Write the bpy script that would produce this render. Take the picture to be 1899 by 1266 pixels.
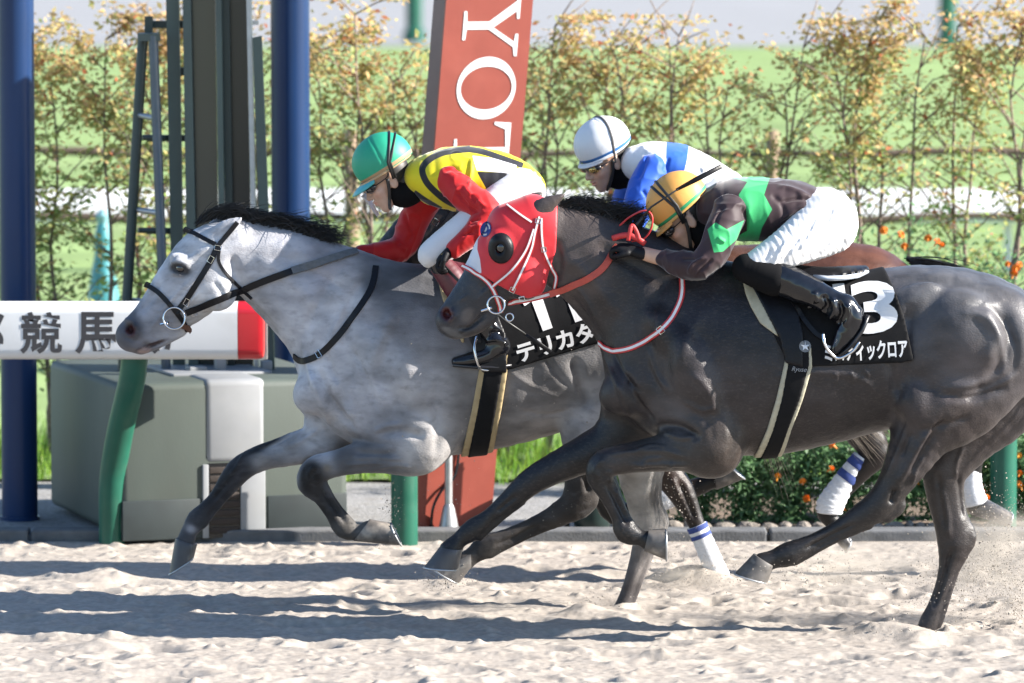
import bpy, bmesh, math, random
import numpy as np
from mathutils import Vector, Matrix
from mathutils.bvhtree import BVHTree

for _o in list(bpy.data.objects):
    bpy.data.objects.remove(_o)
SC = bpy.context.scene
COL = SC.collection
random.seed(7)
RNG = np.random.default_rng(11)

# ------------------------------------------------------------------ camera
F = 9680.0            # focal length in photo pixels (photo is 1899 x 1266)
CAM = np.array([0.0, -22.0, 3.152])
TILT = math.radians(4.92)
cam_d = bpy.data.cameras.new('camera')
cam_d.sensor_width = 36.0
cam_d.lens = F * 36.0 / 1899.0
cam_d.clip_start = 0.5
cam_d.clip_end = 4000.0
cam_d.dof.use_dof = True
cam_d.dof.focus_distance = 22.3
cam_d.dof.aperture_fstop = 2.8
cam = bpy.data.objects.new('camera', cam_d)
COL.objects.link(cam)
cam.location = CAM
cam.rotation_euler = (math.radians(90) - TILT, 0, 0)
SC.camera = cam

# ------------------------------------------------------------------ light
SUN_EL = math.radians(28)
SUN_AZ = math.radians(-7)      # measured from +X towards +Y (away from the camera)
sd = Vector((math.cos(SUN_EL) * math.cos(SUN_AZ), math.cos(SUN_EL) * math.sin(SUN_AZ), math.sin(SUN_EL)))
sun_d = bpy.data.lights.new('sun', 'SUN')
sun_d.energy = 5.0
sun_d.angle = math.radians(0.5)
sun_d.color = (1.0, 0.94, 0.86)
sun = bpy.data.objects.new('sun', sun_d)
COL.objects.link(sun)
sun.rotation_euler = sd.to_track_quat('Z', 'Y').to_euler()
world = bpy.data.worlds.new('World')
SC.world = world
world.use_nodes = True
_nt = world.node_tree
_sky = _nt.nodes.new('ShaderNodeTexSky')
_sky.sky_type = 'NISHITA'
_sky.sun_disc = False
_sky.ozone_density = 3.0
_sky.dust_density = 0.3
_sky.sun_elevation = SUN_EL
_sky.sun_rotation = math.radians(90) - SUN_AZ
_bg = _nt.nodes['Background']
_bg.inputs['Strength'].default_value = 0.085
_nt.links.new(_sky.outputs[0], _bg.inputs['Color'])
SC.view_settings.view_transform = 'Standard'
SC.view_settings.look = 'None'
SC.view_settings.exposure = 1.88
SC.view_settings.gamma = 1.0
SC.view_settings.use_curve_mapping = False
SC.render.engine = 'CYCLES'
SC.cycles.use_denoising = True
SC.cycles.max_bounces = 6
SC.cycles.transparent_max_bounces = 16

# ------------------------------------------------------------------ projection helpers
_ct, _st = math.cos(TILT), math.sin(TILT)


def ray(px, py):
    a, b = px - 949.5, 633.0 - py
    return np.array([a, F * _ct + b * _st, -F * _st + b * _ct])


def U(px, py, Y):
    """photo pixel -> world point standing at depth Y"""
    d = ray(px, py)
    t = (Y - CAM[1]) / d[1]
    return CAM + d * t


def G(px, py, z=0.0):
    """photo pixel -> world point on the level z"""
    d = ray(px, py)
    return CAM + d * ((z - CAM[2]) / d[2])


def SCL(Y):
    return F / (Y - CAM[1])


def PX(V):
    """world points -> photo pixels"""
    V = np.asarray(V, float) - CAM
    dep = V[:, 1] * _ct - V[:, 2] * _st
    up = V[:, 1] * _st + V[:, 2] * _ct
    return np.stack([949.5 + F * V[:, 0] / dep, 633.0 - F * up / dep], 1)


# ------------------------------------------------------------------ numeric helpers
_LAT = RNG.random((64, 64, 64)).astype(np.float32)


def noise3(P, freq=1.0, seed=0):
    P = np.asarray(P, np.float32) * freq + seed * 17.31
    i = np.floor(P).astype(int)
    f = P - i
    f = f * f * (3 - 2 * f)
    r = 0
    for a in (0, 1):
        wa = f[:, 0] if a else 1 - f[:, 0]
        for b in (0, 1):
            wb = f[:, 1] if b else 1 - f[:, 1]
            for c in (0, 1):
                wc = f[:, 2] if c else 1 - f[:, 2]
                r = r + wa * wb * wc * _LAT[(i[:, 0] + a) & 63, (i[:, 1] + b) & 63, (i[:, 2] + c) & 63]
    return r * 2 - 1


def fbm(P, freq, oct=3, seed=0):
    r, a = 0, 1.0
    for o in range(oct):
        r = r + a * noise3(P, freq * 2 ** o, seed + o)
        a *= 0.5
    return r


def catmull(N, dens):
    N = np.asarray(N, float)
    if len(N) < 3 or dens <= 1:
        return N
    P = np.vstack([2 * N[0] - N[1], N, 2 * N[-1] - N[-2]])
    out = []
    for i in range(1, len(P) - 2):
        for j in range(dens):
            t = j / dens
            p0, p1, p2, p3 = P[i - 1], P[i], P[i + 1], P[i + 2]
            out.append(0.5 * (2 * p1 + (p2 - p0) * t + (2 * p0 - 5 * p1 + 4 * p2 - p3) * t * t
                              + (3 * p1 - p0 - 3 * p2 + p3) * t ** 3))
    out.append(P[-2])
    return np.array(out)


def poly_sd(X, Z, poly):
    """signed distance (negative inside) of 2-D points to a polygon"""
    poly = np.asarray(poly, float)
    d = np.full(X.shape, 1e9)
    ins = np.zeros(X.shape, bool)
    n = len(poly)
    for i in range(n):
        ax, az = poly[i]
        bx, bz = poly[(i + 1) % n]
        ex, ez = bx - ax, bz - az
        wx, wz = X - ax, Z - az
        t = np.clip((wx * ex + wz * ez) / (ex * ex + ez * ez + 1e-12), 0, 1)
        d = np.minimum(d, (wx - ex * t) ** 2 + (wz - ez * t) ** 2)
        c = ((az > Z) != (bz > Z)) & (X < (bx - ax) * (Z - az) / (bz - az + 1e-12) + ax)
        ins ^= c
    d = np.sqrt(d)
    return np.where(ins, -d, d)


def line_dist(Q, pts):
    """distance of 2-D points Q to a polyline and the position 0..1 along it"""
    pts = np.asarray(pts, float)
    d = np.full(len(Q), 1e9)
    s = np.zeros(len(Q))
    L = np.concatenate([[0], np.cumsum(np.linalg.norm(np.diff(pts, axis=0), axis=1))])
    for i in range(len(pts) - 1):
        e = pts[i + 1] - pts[i]
        w = Q - pts[i]
        t = np.clip((w @ e) / (e @ e + 1e-12), 0, 1)
        dd = np.linalg.norm(w - t[:, None] * e, axis=1)
        m = dd < d
        d[m] = dd[m]
        s[m] = ((L[i] + t * (L[i + 1] - L[i])) / L[-1])[m]
    return d, s


class Field:
    """signed distance grid from smooth unions of tapered limbs and ellipsoids"""

    def __init__(s, lo, hi, vox):
        s.v = vox
        s.lo = np.array(lo, float) - 3 * vox
        n = np.ceil((np.array(hi, float) + 3 * vox - s.lo) / vox).astype(int) + 1
        s.n = n
        s.ax = [(s.lo[i] + vox * np.arange(n[i])).astype(np.float32) for i in range(3)]
        s.f = np.full(n, 1.0, np.float32)

    def _sl(s, lo, hi):
        a = np.clip(np.floor((np.asarray(lo) - s.lo) / s.v).astype(int), 0, s.n - 1)
        b = np.clip(np.ceil((np.asarray(hi) - s.lo) / s.v).astype(int) + 1, 1, s.n)
        return a, b

    def _mix(s, a, b, d, k, op):
        sl = tuple(slice(a[i], b[i]) for i in range(3))
        f = s.f[sl]
        if op == 's':
            h = np.maximum(k - np.abs(f + d), 0) / k
            s.f[sl] = np.maximum(f, -d) + h * h * k * 0.25
        else:
            h = np.maximum(k - np.abs(f - d), 0) / k
            s.f[sl] = np.minimum(f, d) - h * h * k * 0.25

    def limb(s, nodes, k=0.03, lat=(0, 1, 0), dens=3, op='u', grow=0.0):
        P = catmull(nodes, dens)
        P[:, 3:] = np.maximum(P[:, 3:], 0.002) + grow
        lat = np.asarray(lat, float)
        lat = lat / np.linalg.norm(lat)
        R = P[:, 3:].max(1)[:, None] + k + 2 * s.v
        A, B = s._sl((P[:, :3] - R).min(0), (P[:, :3] + R).max(0))
        if np.any(B <= A):
            return
        T = np.full(B - A, 1.0, np.float32)
        for i in range(len(P) - 1):
            p, q = P[i], P[i + 1]
            r = max(p[3:].max(), q[3:].max()) + k + 2 * s.v
            a, b = s._sl(np.minimum(p[:3], q[:3]) - r, np.maximum(p[:3], q[:3]) + r)
            a, b = np.maximum(a, A), np.minimum(b, B)
            if np.any(b <= a):
                continue
            x = s.ax[0][a[0]:b[0], None, None] - np.float32(p[0])
            y = s.ax[1][None, a[1]:b[1], None] - np.float32(p[1])
            z = s.ax[2][None, None, a[2]:b[2]] - np.float32(p[2])
            e = (q[:3] - p[:3]).astype(np.float32)
            ee = float(e @ e) + 1e-9
            t = np.clip((x * e[0] + y * e[1] + z * e[2]) / ee, 0, 1)
            dx, dy, dz = x - t * e[0], y - t * e[1], z - t * e[2]
            L2 = dx * dx + dy * dy + dz * dz
            v = dx * np.float32(lat[0]) + dy * np.float32(lat[1]) + dz * np.float32(lat[2])
            v2 = v * v
            u2 = np.maximum(L2 - v2, 0)
            ra = np.float32(p[3]) + t * np.float32(q[3] - p[3])
            rb = np.float32(p[4]) + t * np.float32(q[4] - p[4])
            qq = np.sqrt(u2 / (ra * ra) + v2 / (rb * rb)) + 1e-6
            L = np.sqrt(L2) + 1e-6
            d = L - L / qq
            tl = tuple(slice(a[j] - A[j], b[j] - A[j]) for j in range(3))
            T[tl] = np.minimum(T[tl], d)
        s._mix(A, B, T, k, op)

    def ell(s, c, r, rot=None, k=0.03, op='u', grow=0.0):
        c = np.asarray(c, float)
        r = np.asarray(r, float) + grow
        m = r.max() + k + 2 * s.v
        a, b = s._sl(c - m, c + m)
        if np.any(b <= a):
            return
        x = s.ax[0][a[0]:b[0], None, None] - np.float32(c[0])
        y = s.ax[1][None, a[1]:b[1], None] - np.float32(c[1])
        z = s.ax[2][None, None, a[2]:b[2]] - np.float32(c[2])
        if rot is None:
            rot = np.eye(3)
        R = np.asarray(rot, np.float32)          # columns = local axes in the world
        qs = 0
        for j in range(3):
            l = x * R[0, j] + y * R[1, j] + z * R[2, j]
            qs = qs + (l / np.float32(r[j])) ** 2
        q = np.sqrt(qs) + 1e-6
        L = np.sqrt(x * x + y * y + z * z) + 1e-6
        s._mix(a, b, L - L / q, k, op)

    def clip_xz(s, poly, grow=0.0):
        X, Z = np.meshgrid(s.ax[0], s.ax[2], indexing='ij')
        d = poly_sd(X.astype(float), Z.astype(float), poly).astype(np.float32) - grow
        s.f = np.maximum(s.f, d[:, None, :])

    def clip_plane(s, p, n):
        n = np.asarray(n, float) / np.linalg.norm(n)
        d = ((s.ax[0] - p[0]) * n[0])[:, None, None] + ((s.ax[1] - p[1]) * n[1])[None, :, None] \
            + ((s.ax[2] - p[2]) * n[2])[None, None, :]
        s.f = np.maximum(s.f, d.astype(np.float32))

    def mesh(s, smooth=2):
        f = s.f
        f[0], f[-1], f[:, 0], f[:, -1], f[:, :, 0], f[:, :, -1] = (1.0,) * 6
        sg = f < 0
        nx, ny, nz = f.shape
        cnt = np.zeros((nx - 1, ny - 1, nz - 1), np.int8)
        for a in (0, 1):
            for b in (0, 1):
                for c in (0, 1):
                    cnt += sg[a:nx - 1 + a, b:ny - 1 + b, c:nz - 1 + c]
        ii = np.argwhere((cnt > 0) & (cnt < 8))
        idx = np.full(cnt.shape, -1, np.int64)
        idx[ii[:, 0], ii[:, 1], ii[:, 2]] = np.arange(len(ii))
        acc = np.zeros((len(ii), 3))
        num = np.zeros(len(ii))
        cs = [(a, b, c) for a in (0, 1) for b in (0, 1) for c in (0, 1)]
        val = {c: f[ii[:, 0] + c[0], ii[:, 1] + c[1], ii[:, 2] + c[2]] for c in cs}
        for c in cs:
            for ax in range(3):
                if c[ax]:
                    continue
                d = list(c)
                d[ax] = 1
                fa, fb = val[c], val[tuple(d)]
                m = (fa < 0) != (fb < 0)
                t = np.where(m, fa / np.where(m, fa - fb, 1), 0)
                p = np.tile(np.array(c, float), (len(ii), 1))
                p[:, ax] += t
                acc += p * m[:, None]
                num += m
        V = s.lo + (ii + acc / num[:, None]) * s.v
        Q = []
        for ax in range(3):
            o = [k for k in range(3) if k != ax]
            sl0 = [slice(None)] * 3
            sl1 = [slice(None)] * 3
            sl0[ax], sl1[ax] = slice(0, -1), slice(1, None)
            for k in o:
                sl0[k] = sl1[k] = slice(1, -1)
            e0, e1 = sg[tuple(sl0)], sg[tuple(sl1)]
            w = np.argwhere(e0 != e1)
            if not len(w):
                continue
            fl = e0[w[:, 0], w[:, 1], w[:, 2]]
            w[:, o[0]] += 1
            w[:, o[1]] += 1

            def cell(da, db):
                c = w.copy()
                c[:, o[0]] -= da
                c[:, o[1]] -= db
                return idx[c[:, 0], c[:, 1], c[:, 2]]
            q = np.stack([cell(1, 1), cell(0, 1), cell(0, 0), cell(1, 0)], 1)
            if ax == 1:
                fl = ~fl
            q[~fl] = q[~fl][:, ::-1]
            Q.append(q)
        Q = np.vstack(Q)
        for _ in range(smooth):
            V = lap(V, Q, 0.5)
        return V, Q


def lap(V, Q, w):
    S = np.zeros_like(V)
    C = np.zeros(len(V))
    for k in range(4):
        a, b = Q[:, k], Q[:, (k + 1) % 4]
        for ax in range(3):
            S[:, ax] += np.bincount(a, V[b, ax], len(V)) + np.bincount(b, V[a, ax], len(V))
        C += np.bincount(a, minlength=len(V)) + np.bincount(b, minlength=len(V))
    return V + w * (S / np.maximum(C, 1)[:, None] - V)


def normals(V, Q):
    n = np.cross(V[Q[:, 2]] - V[Q[:, 0]], V[Q[:, 3]] - V[Q[:, 1]])
    N = np.zeros_like(V)
    for k in range(4):
        for ax in range(3):
            N[:, ax] += np.bincount(Q[:, k], n[:, ax], len(V))
    return N / (np.linalg.norm(N, axis=1)[:, None] + 1e-12)


# ------------------------------------------------------------------ object helpers
def mesh_data(name, V, Fs, smooth=True, cols=None):
    me = bpy.data.meshes.new(name)
    V = np.asarray(V, np.float32)
    if isinstance(Fs, np.ndarray):
        k = Fs.shape[1]
        me.vertices.add(len(V))
        me.vertices.foreach_set('co', V.ravel())
        me.loops.add(Fs.size)
        me.loops.foreach_set('vertex_index', Fs.ravel().astype(np.int32))
        me.polygons.add(len(Fs))
        me.polygons.foreach_set('loop_start', (np.arange(len(Fs)) * k).astype(np.int32))
        me.update(calc_edges=True)
    else:
        me.from_pydata([tuple(v) for v in V.tolist()], [], [tuple(f) for f in Fs])
    if smooth:
        me.polygons.foreach_set('use_smooth', np.ones(len(me.polygons), bool))
    if cols is not None:
        for an, c in cols.items():
            c = np.asarray(c, np.float32)
            if c.shape[1] == 3:
                c = np.hstack([c, np.ones((len(c), 1), np.float32)])
            at = me.attributes.new(an, 'FLOAT_COLOR', 'POINT')
            at.data.foreach_set('color', c.ravel())
    me.update()
    return me


def obj(name, V, Fs, mat=None, parent=None, smooth=True, cols=None):
    me = mesh_data(name, V, Fs, smooth, cols)
    if mat:
        me.materials.append(mat)
    o = bpy.data.objects.new(name, me)
    COL.objects.link(o)
    if parent is not None:
        o.parent = parent
        if parent.name in ORIGIN:
            o.matrix_parent_inverse = Matrix.Translation(-Vector(ORIGIN[parent.name]))
    return o


ORIGIN = {}


def thing(name, label, cat, loc=(0, 0, 0), group=None, kind=None):
    o = bpy.data.objects.new(name, None)
    o.empty_display_size = 0.1
    COL.objects.link(o)
    o.location = loc
    ORIGIN[o.name] = tuple(loc)
    return tag(o, label, cat, group, kind)


def tag(o, label=None, cat=None, group=None, kind=None):
    if label:
        o['label'] = label
    if cat:
        o['category'] = cat
    if group:
        o['group'] = group
    if kind:
        o['kind'] = kind
    return o


class MB:
    """collects simple solids into one mesh"""

    def __init__(s):
        s.V, s.F = [], []

    def add(s, V, Fs):
        n = len(s.V)
        s.V += [tuple(v) for v in np.asarray(V, float).tolist()]
        s.F += [tuple(int(i) + n for i in f) for f in Fs]

    def box(s, c, size, rz=0.0, bevel=0.0):
        bm = bmesh.new()
        bmesh.ops.create_cube(bm, size=1.0)
        bmesh.ops.scale(bm, vec=size, verts=bm.verts)
        if bevel:
            bmesh.ops.bevel(bm, geom=list(bm.edges), offset=bevel, segments=3, profile=0.5, affect='EDGES')
        M = Matrix.Translation(c) @ Matrix.Rotation(rz, 4, 'Z')
        bm.transform(M)
        bm.verts.index_update()
        s.add([v.co[:] for v in bm.verts], [[v.index for v in f.verts] for f in bm.faces])
        bm.free()

    def tube(s, P, R, n=10, lat=None, cap=True):
        """P points (m,3), R radius, list of radii or list of (a,b)"""
        P = np.asarray(P, float)
        m = len(P)
        R = np.asarray(R, float)
        if R.ndim == 0:
            R = np.full((m, 2), float(R))
        elif R.ndim == 1 and len(R) == m:
            R = np.stack([R, R], 1)
        elif R.ndim == 1:
            R = np.tile(R, (m, 1))
        T = np.gradient(P, axis=0)
        T /= np.linalg.norm(T, axis=1)[:, None] + 1e-12
        ref = np.array(lat if lat is not None else (0, 1, 0), float)
        if lat is None and abs(T[0] @ ref) > 0.9:
            ref = np.array((1.0, 0, 0))
        B = ref - T * (T @ ref)[:, None]
        B /= np.linalg.norm(B, axis=1)[:, None] + 1e-12
        A = np.cross(B, T)
        th = np.arange(n) * 2 * math.pi / n
        V = P[:, None] + A[:, None] * (np.cos(th)[None, :, None] * R[:, 0][:, None, None]) \
            + B[:, None] * (np.sin(th)[None, :, None] * R[:, 1][:, None, None])
        Fs = []
        for i in range(m - 1):
            for j in range(n):
                k = (j + 1) % n
                Fs.append((i * n + j, i * n + k, (i + 1) * n + k, (i + 1) * n + j))
        if cap:
            Fs.append(tuple(range(n))[::-1])
            Fs.append(tuple((m - 1) * n + j for j in range(n)))
        s.add(V.reshape(-1, 3), Fs)

    def prism(s, poly, thick_dir):
        """planar 3-D polygon swept along thick_dir"""
        P = np.asarray(poly, float)
        d = np.asarray(thick_dir, float)
        n = len(P)
        V = np.vstack([P, P + d])
        Fs = [tuple(range(n))[::-1], tuple(range(n, 2 * n))]
        Fs += [(i, (i + 1) % n, n + (i + 1) % n, n + i) for i in range(n)]
        s.add(V, Fs)

    def obj(s, name, mat, parent=None, smooth=False, cols=None):
        o = obj(name, s.V, s.F, mat, parent, smooth, cols)
        if smooth == 'auto':
            me = o.data
            bm = bmesh.new()
            bm.from_mesh(me)
            bmesh.ops.recalc_face_normals(bm, faces=bm.faces)
            for e in bm.edges:
                if len(e.link_faces) == 2 and e.calc_face_angle(0) > math.radians(38):
                    e.smooth = False
            bm.to_mesh(me)
            bm.free()
        else:
            bm = bmesh.new()
            bm.from_mesh(o.data)
            bmesh.ops.recalc_face_normals(bm, faces=bm.faces)
            bm.to_mesh(o.data)
            bm.free()
        return o


# ------------------------------------------------------------------ materials
def _n(nt, t, **kw):
    n = nt.nodes.new(t)
    for k, v in kw.items():
        setattr(n, k, v)
    return n


ALB = 0.76      # all paints and cloths, balanced against the exposure


def mat(name, col=(0.5, 0.5, 0.5), rough=0.5, metal=0.0, attr=None, var=0.12, vscale=8.0, vdetail=4.0,
        stretch=(1, 1, 1), bump=0.0, bscale=60.0, spec=0.5, sheen=0.0, coat=0.0, pattern=None, trans=0.0,
        dirt=None, alpha=1.0):
    """general surface: flat or attribute colour, broken up by noise, with fine relief"""
    g = lambda c: tuple(v * ALB for v in c)
    col = g(col)
    pattern = [g(p) for p in pattern] if pattern else None
    dirt = (g(dirt[0]), dirt[1], dirt[2]) if dirt else None
    m = bpy.data.materials.new(name)
    m.use_nodes = True
    nt = m.node_tree
    b = nt.nodes['Principled BSDF']
    L = nt.links.new
    tc = _n(nt, 'ShaderNodeTexCoord')
    mp = _n(nt, 'ShaderNodeMapping')
    mp.inputs['Scale'].default_value = stretch
    geo = _n(nt, 'ShaderNodeNewGeometry')
    L(geo.outputs['Position'], mp.inputs['Vector'])
    if attr:
        a = _n(nt, 'ShaderNodeAttribute', attribute_name=attr)
        src = a.outputs['Color']
    else:
        rgb = _n(nt, 'ShaderNodeRGB')
        rgb.outputs[0].default_value = (*col, 1)
        src = rgb.outputs[0]
    if pattern:
        pa = _n(nt, 'ShaderNodeAttribute', attribute_name='pat')
        sp = _n(nt, 'ShaderNodeSeparateColor')
        L(pa.outputs['Color'], sp.inputs[0])
        outs = [sp.outputs[0], sp.outputs[1], sp.outputs[2], pa.outputs['Alpha']]
        for ch, pc in enumerate(pattern):
            mr = _n(nt, 'ShaderNodeMapRange')
            mr.inputs['From Min'].default_value = 0.0012
            mr.inputs['From Max'].default_value = -0.0012
            L(outs[ch], mr.inputs['Value'])
            mx = _n(nt, 'ShaderNodeMix', data_type='RGBA')
            L(mr.outputs[0], mx.inputs['Factor'])
            L(src, mx.inputs[6])
            mx.inputs[7].default_value = (*pc, 1)
            src = mx.outputs[2]
    if var:
        no = _n(nt, 'ShaderNodeTexNoise')
        no.inputs['Scale'].default_value = vscale
        no.inputs['Detail'].default_value = vdetail
        L(mp.outputs[0], no.inputs['Vector'])
        mr = _n(nt, 'ShaderNodeMapRange')
        mr.inputs['From Min'].default_value = 0.3
        mr.inputs['From Max'].default_value = 0.7
        mr.inputs['To Min'].default_value = 1 - var
        mr.inputs['To Max'].default_value = 1 + var
        L(no.outputs['Fac'], mr.inputs['Value'])
        mu = _n(nt, 'ShaderNodeMix', data_type='RGBA', blend_type='MULTIPLY')
        mu.inputs['Factor'].default_value = 1.0
        L(src, mu.inputs[6])
        L(mr.outputs[0], mu.inputs[7])
        src = mu.outputs[2]
    if dirt:
        dc, amount, dscale = dirt
        no2 = _n(nt, 'ShaderNodeTexNoise')
        no2.inputs['Scale'].default_value = dscale
        no2.inputs['Detail'].default_value = 6
        L(mp.outputs[0], no2.inputs['Vector'])
        mr2 = _n(nt, 'ShaderNodeMapRange')
        mr2.inputs['From Min'].default_value = 0.52
        mr2.inputs['From Max'].default_value = 0.75
        mr2.inputs['To Max'].default_value = amount
        L(no2.outputs['Fac'], mr2.inputs['Value'])
        md = _n(nt, 'ShaderNodeMix', data_type='RGBA')
        L(mr2.outputs[0], md.inputs['Factor'])
        L(src, md.inputs[6])
        md.inputs[7].default_value = (*dc, 1)
        src = md.outputs[2]
    L(src, b.inputs['Base Color'])
    b.inputs['Roughness'].default_value = rough
    b.inputs['Metallic'].default_value = metal
    b.inputs['Specular IOR Level'].default_value = spec
    if sheen:
        b.inputs['Sheen Weight'].default_value = sheen
        b.inputs['Sheen Roughness'].default_value = 0.4
    if coat:
        b.inputs['Coat Weight'].default_value = coat
        b.inputs['Coat Roughness'].default_value = 0.12
    if trans:
        b.inputs['Transmission Weight'].default_value = trans
        b.inputs['IOR'].default_value = 1.1
    if bump:
        nb = _n(nt, 'ShaderNodeTexNoise')
        nb.inputs['Scale'].default_value = bscale
        nb.inputs['Detail'].default_value = 5
        L(mp.outputs[0], nb.inputs['Vector'])
        bp = _n(nt, 'ShaderNodeBump')
        bp.inputs['Strength'].default_value = min(1.0, bump)
        bp.inputs['Distance'].default_value = 0.01
        L(nb.outputs['Fac'], bp.inputs['Height'])
        L(bp.outputs[0], b.inputs['Normal'])
    return m


def leaf_mat(name, attr='col', trans=0.45):
    m = bpy.data.materials.new(name)
    m.use_nodes = True
    nt = m.node_tree
    L = nt.links.new
    out = nt.nodes['Material Output']
    b = nt.nodes['Principled BSDF']
    a = _n(nt, 'ShaderNodeAttribute', attribute_name=attr)
    L(a.outputs['Color'], b.inputs['Base Color'])
    b.inputs['Roughness'].default_value = 0.5
    b.inputs['Specular IOR Level'].default_value = 0.3
    t = _n(nt, 'ShaderNodeBsdfTranslucent')
    L(a.outputs['Color'], t.inputs['Color'])
    mx = _n(nt, 'ShaderNodeMixShader')
    mx.inputs[0].default_value = trans
    L(b.outputs[0], mx.inputs[1])
    L(t.outputs[0], mx.inputs[2])
    L(mx.outputs[0], out.inputs['Surface'])
    return m


def text_mesh(body, bold=0.0):
    """flat glyph mesh in the xy plane, triangulated: vertices and faces"""
    c = bpy.data.curves.new('lettering', 'FONT')
    c.body = body
    c.offset = bold
    c.resolution_u = 4
    o = bpy.data.objects.new('lettering', c)
    COL.objects.link(o)
    dg = bpy.context.evaluated_depsgraph_get()
    me = o.evaluated_get(dg).to_mesh()
    V = np.array([v.co[:2] for v in me.vertices])
    Fs = [tuple(p.vertices) for p in me.polygons]
    o.evaluated_get(dg).to_mesh_clear()
    bpy.data.objects.remove(o)
    bpy.data.curves.remove(c)
    return V, Fs
# ================================================================== SETTING
M_SAND = mat('sand', (0.385, 0.342, 0.297), 0.95, var=0.16, vscale=30, bump=0.35, bscale=260, spec=0.15,
             dirt=((0.29, 0.25, 0.21), 0.6, 6.0))
M_CONC = mat('concrete', (0.13, 0.133, 0.138), 0.85, var=0.25, vscale=14, bump=0.3, bscale=90, dirt=((0.2, 0.19, 0.17), 0.5, 6))
M_GRAVEL = mat('gravel', (0.27, 0.265, 0.26), 0.95, var=0.35, vscale=55, bump=0.9, bscale=70, dirt=((0.2, 0.18, 0.15), 0.6, 9))
M_GRASS = mat('grass_turf', (0.24, 0.33, 0.13), 0.9, var=0.3, vscale=0.9, vdetail=8, bump=0.8, bscale=25, spec=0.1,
              stretch=(0.5, 1.0, 1), dirt=((0.30, 0.37, 0.17), 0.6, 0.35))
M_ROAD = mat('asphalt_pale', (0.26, 0.26, 0.265), 0.9, var=0.12, vscale=1.2, stretch=(0.3, 1, 1), bump=0.4, bscale=30)
M_SOIL = mat('soil', (0.16, 0.115, 0.08), 0.95, var=0.3, vscale=30, bump=0.9, bscale=50)

# ---- sand track: one height field, fine where the camera looks
xs = np.concatenate([np.linspace(-60, -2.9, 60, endpoint=False), np.linspace(-2.9, 2.9, 740), np.linspace(2.9, 60, 61)[1:]])
ys = np.concatenate([np.linspace(-40, -2.0, 60, endpoint=False), np.linspace(-2.0, 3.26, 430)])
XX, YY = np.meshgrid(xs, ys, indexing='ij')
PP = np.stack([XX.ravel(), YY.ravel(), np.zeros(XX.size)], 1)
hz = 0.008 * fbm(PP * (0.7, 1, 1), 1.6, 2, 1) + 0.005 * fbm(PP * (0.75, 1, 1), 7, 2, 2) \
    + 0.004 * np.maximum(noise3(PP * (0.8, 1, 1), 17, 5), 0.05) - 0.005 * np.maximum(noise3(PP * (0.7, 1, 1), 26, 8) - .15, 0) + 0.0018 * noise3(PP, 46, 6) + 0.0013 * noise3(PP, 100, 7)
hz = hz.reshape(XX.shape)


def bump_at(cx, cy, rx, ry, h, rim=0.0):
    i0, i1 = np.searchsorted(xs, [cx - 3.2 * rx, cx + 3.2 * rx])
    j0, j1 = np.searchsorted(ys, [cy - 3.2 * ry, cy + 3.2 * ry])
    if i1 <= i0 or j1 <= j0:
        return
    q = ((xs[i0:i1, None] - cx) / rx) ** 2 + ((ys[None, j0:j1] - cy) / ry) ** 2
    hz[i0:i1, j0:j1] += h * np.exp(-q)
    if rim:
        hz[i0:i1, j0:j1] += rim * np.exp(-((np.sqrt(q) - 1.6) / 0.45) ** 2)


rr = np.random.default_rng(5)
for _ in range(260):        # hoof prints of earlier runners
    cx, cy = rr.uniform(-2.9, 2.9), rr.uniform(-1.9, 3.1)
    r = rr.uniform(0.035, 0.085)
    bump_at(cx, cy, r * rr.uniform(1.0, 1.9), r, -rr.uniform(0.018, 0.045), rr.uniform(0.004, 0.012))
for _ in range(900):        # small pits
    cx, cy = rr.uniform(-2.9, 2.9), rr.uniform(-1.9, 3.1)
    r = rr.uniform(0.008, 0.022)
    bump_at(cx, cy, r * rr.uniform(1.2, 2.4), r, -r * rr.uniform(0.4, 0.9))
for _ in range(1500):       # clods
    cx, cy = rr.uniform(-2.9, 2.9), rr.uniform(-1.9, 3.2)
    r = rr.uniform(0.008, 0.026)
    bump_at(cx, cy, r * rr.uniform(1, 1.6), r, r * rr.uniform(0.3, 0.9))
# sand thrown up where hooves are striking now
for (px, py, Yk, wpx, h) in ((1640, 1178, 0, 60, .05), (1706, 1184, 0, 40, .035), (1085, 1142, .9, 48, .055), (1150, 1150, .9, 34, .03),
                             (1275, 1078, 1.7, 62, .075), (1330, 1082, 1.7, 40, .035), (835, 1085, .7, 40, .018),
                             (180, 1072, 1.9, 80, .05), (1420, 1085, -.1, 60, .02), (1885, 1130, .5, 50, .05), (180, 1200, -.4, 60, .03)):
    g = G(px, py)
    bump_at(g[0], g[1], wpx / 440, .12, h)
hz -= hz[(np.abs(xs) < 2.5)].mean()
hz *= np.clip((3.27 - YY) / 0.10, 0.25, 1)
nx, ny = XX.shape
V = np.stack([XX.ravel(), YY.ravel(), hz.ravel()], 1)
I = np.arange(nx * ny).reshape(nx, ny)
Q = np.stack([I[:-1, :-1].ravel(), I[1:, :-1].ravel(), I[1:, 1:].ravel(), I[:-1, 1:].ravel()], 1)
tag(obj('sand_track', V, Q, M_SAND), kind='structure')


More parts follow.
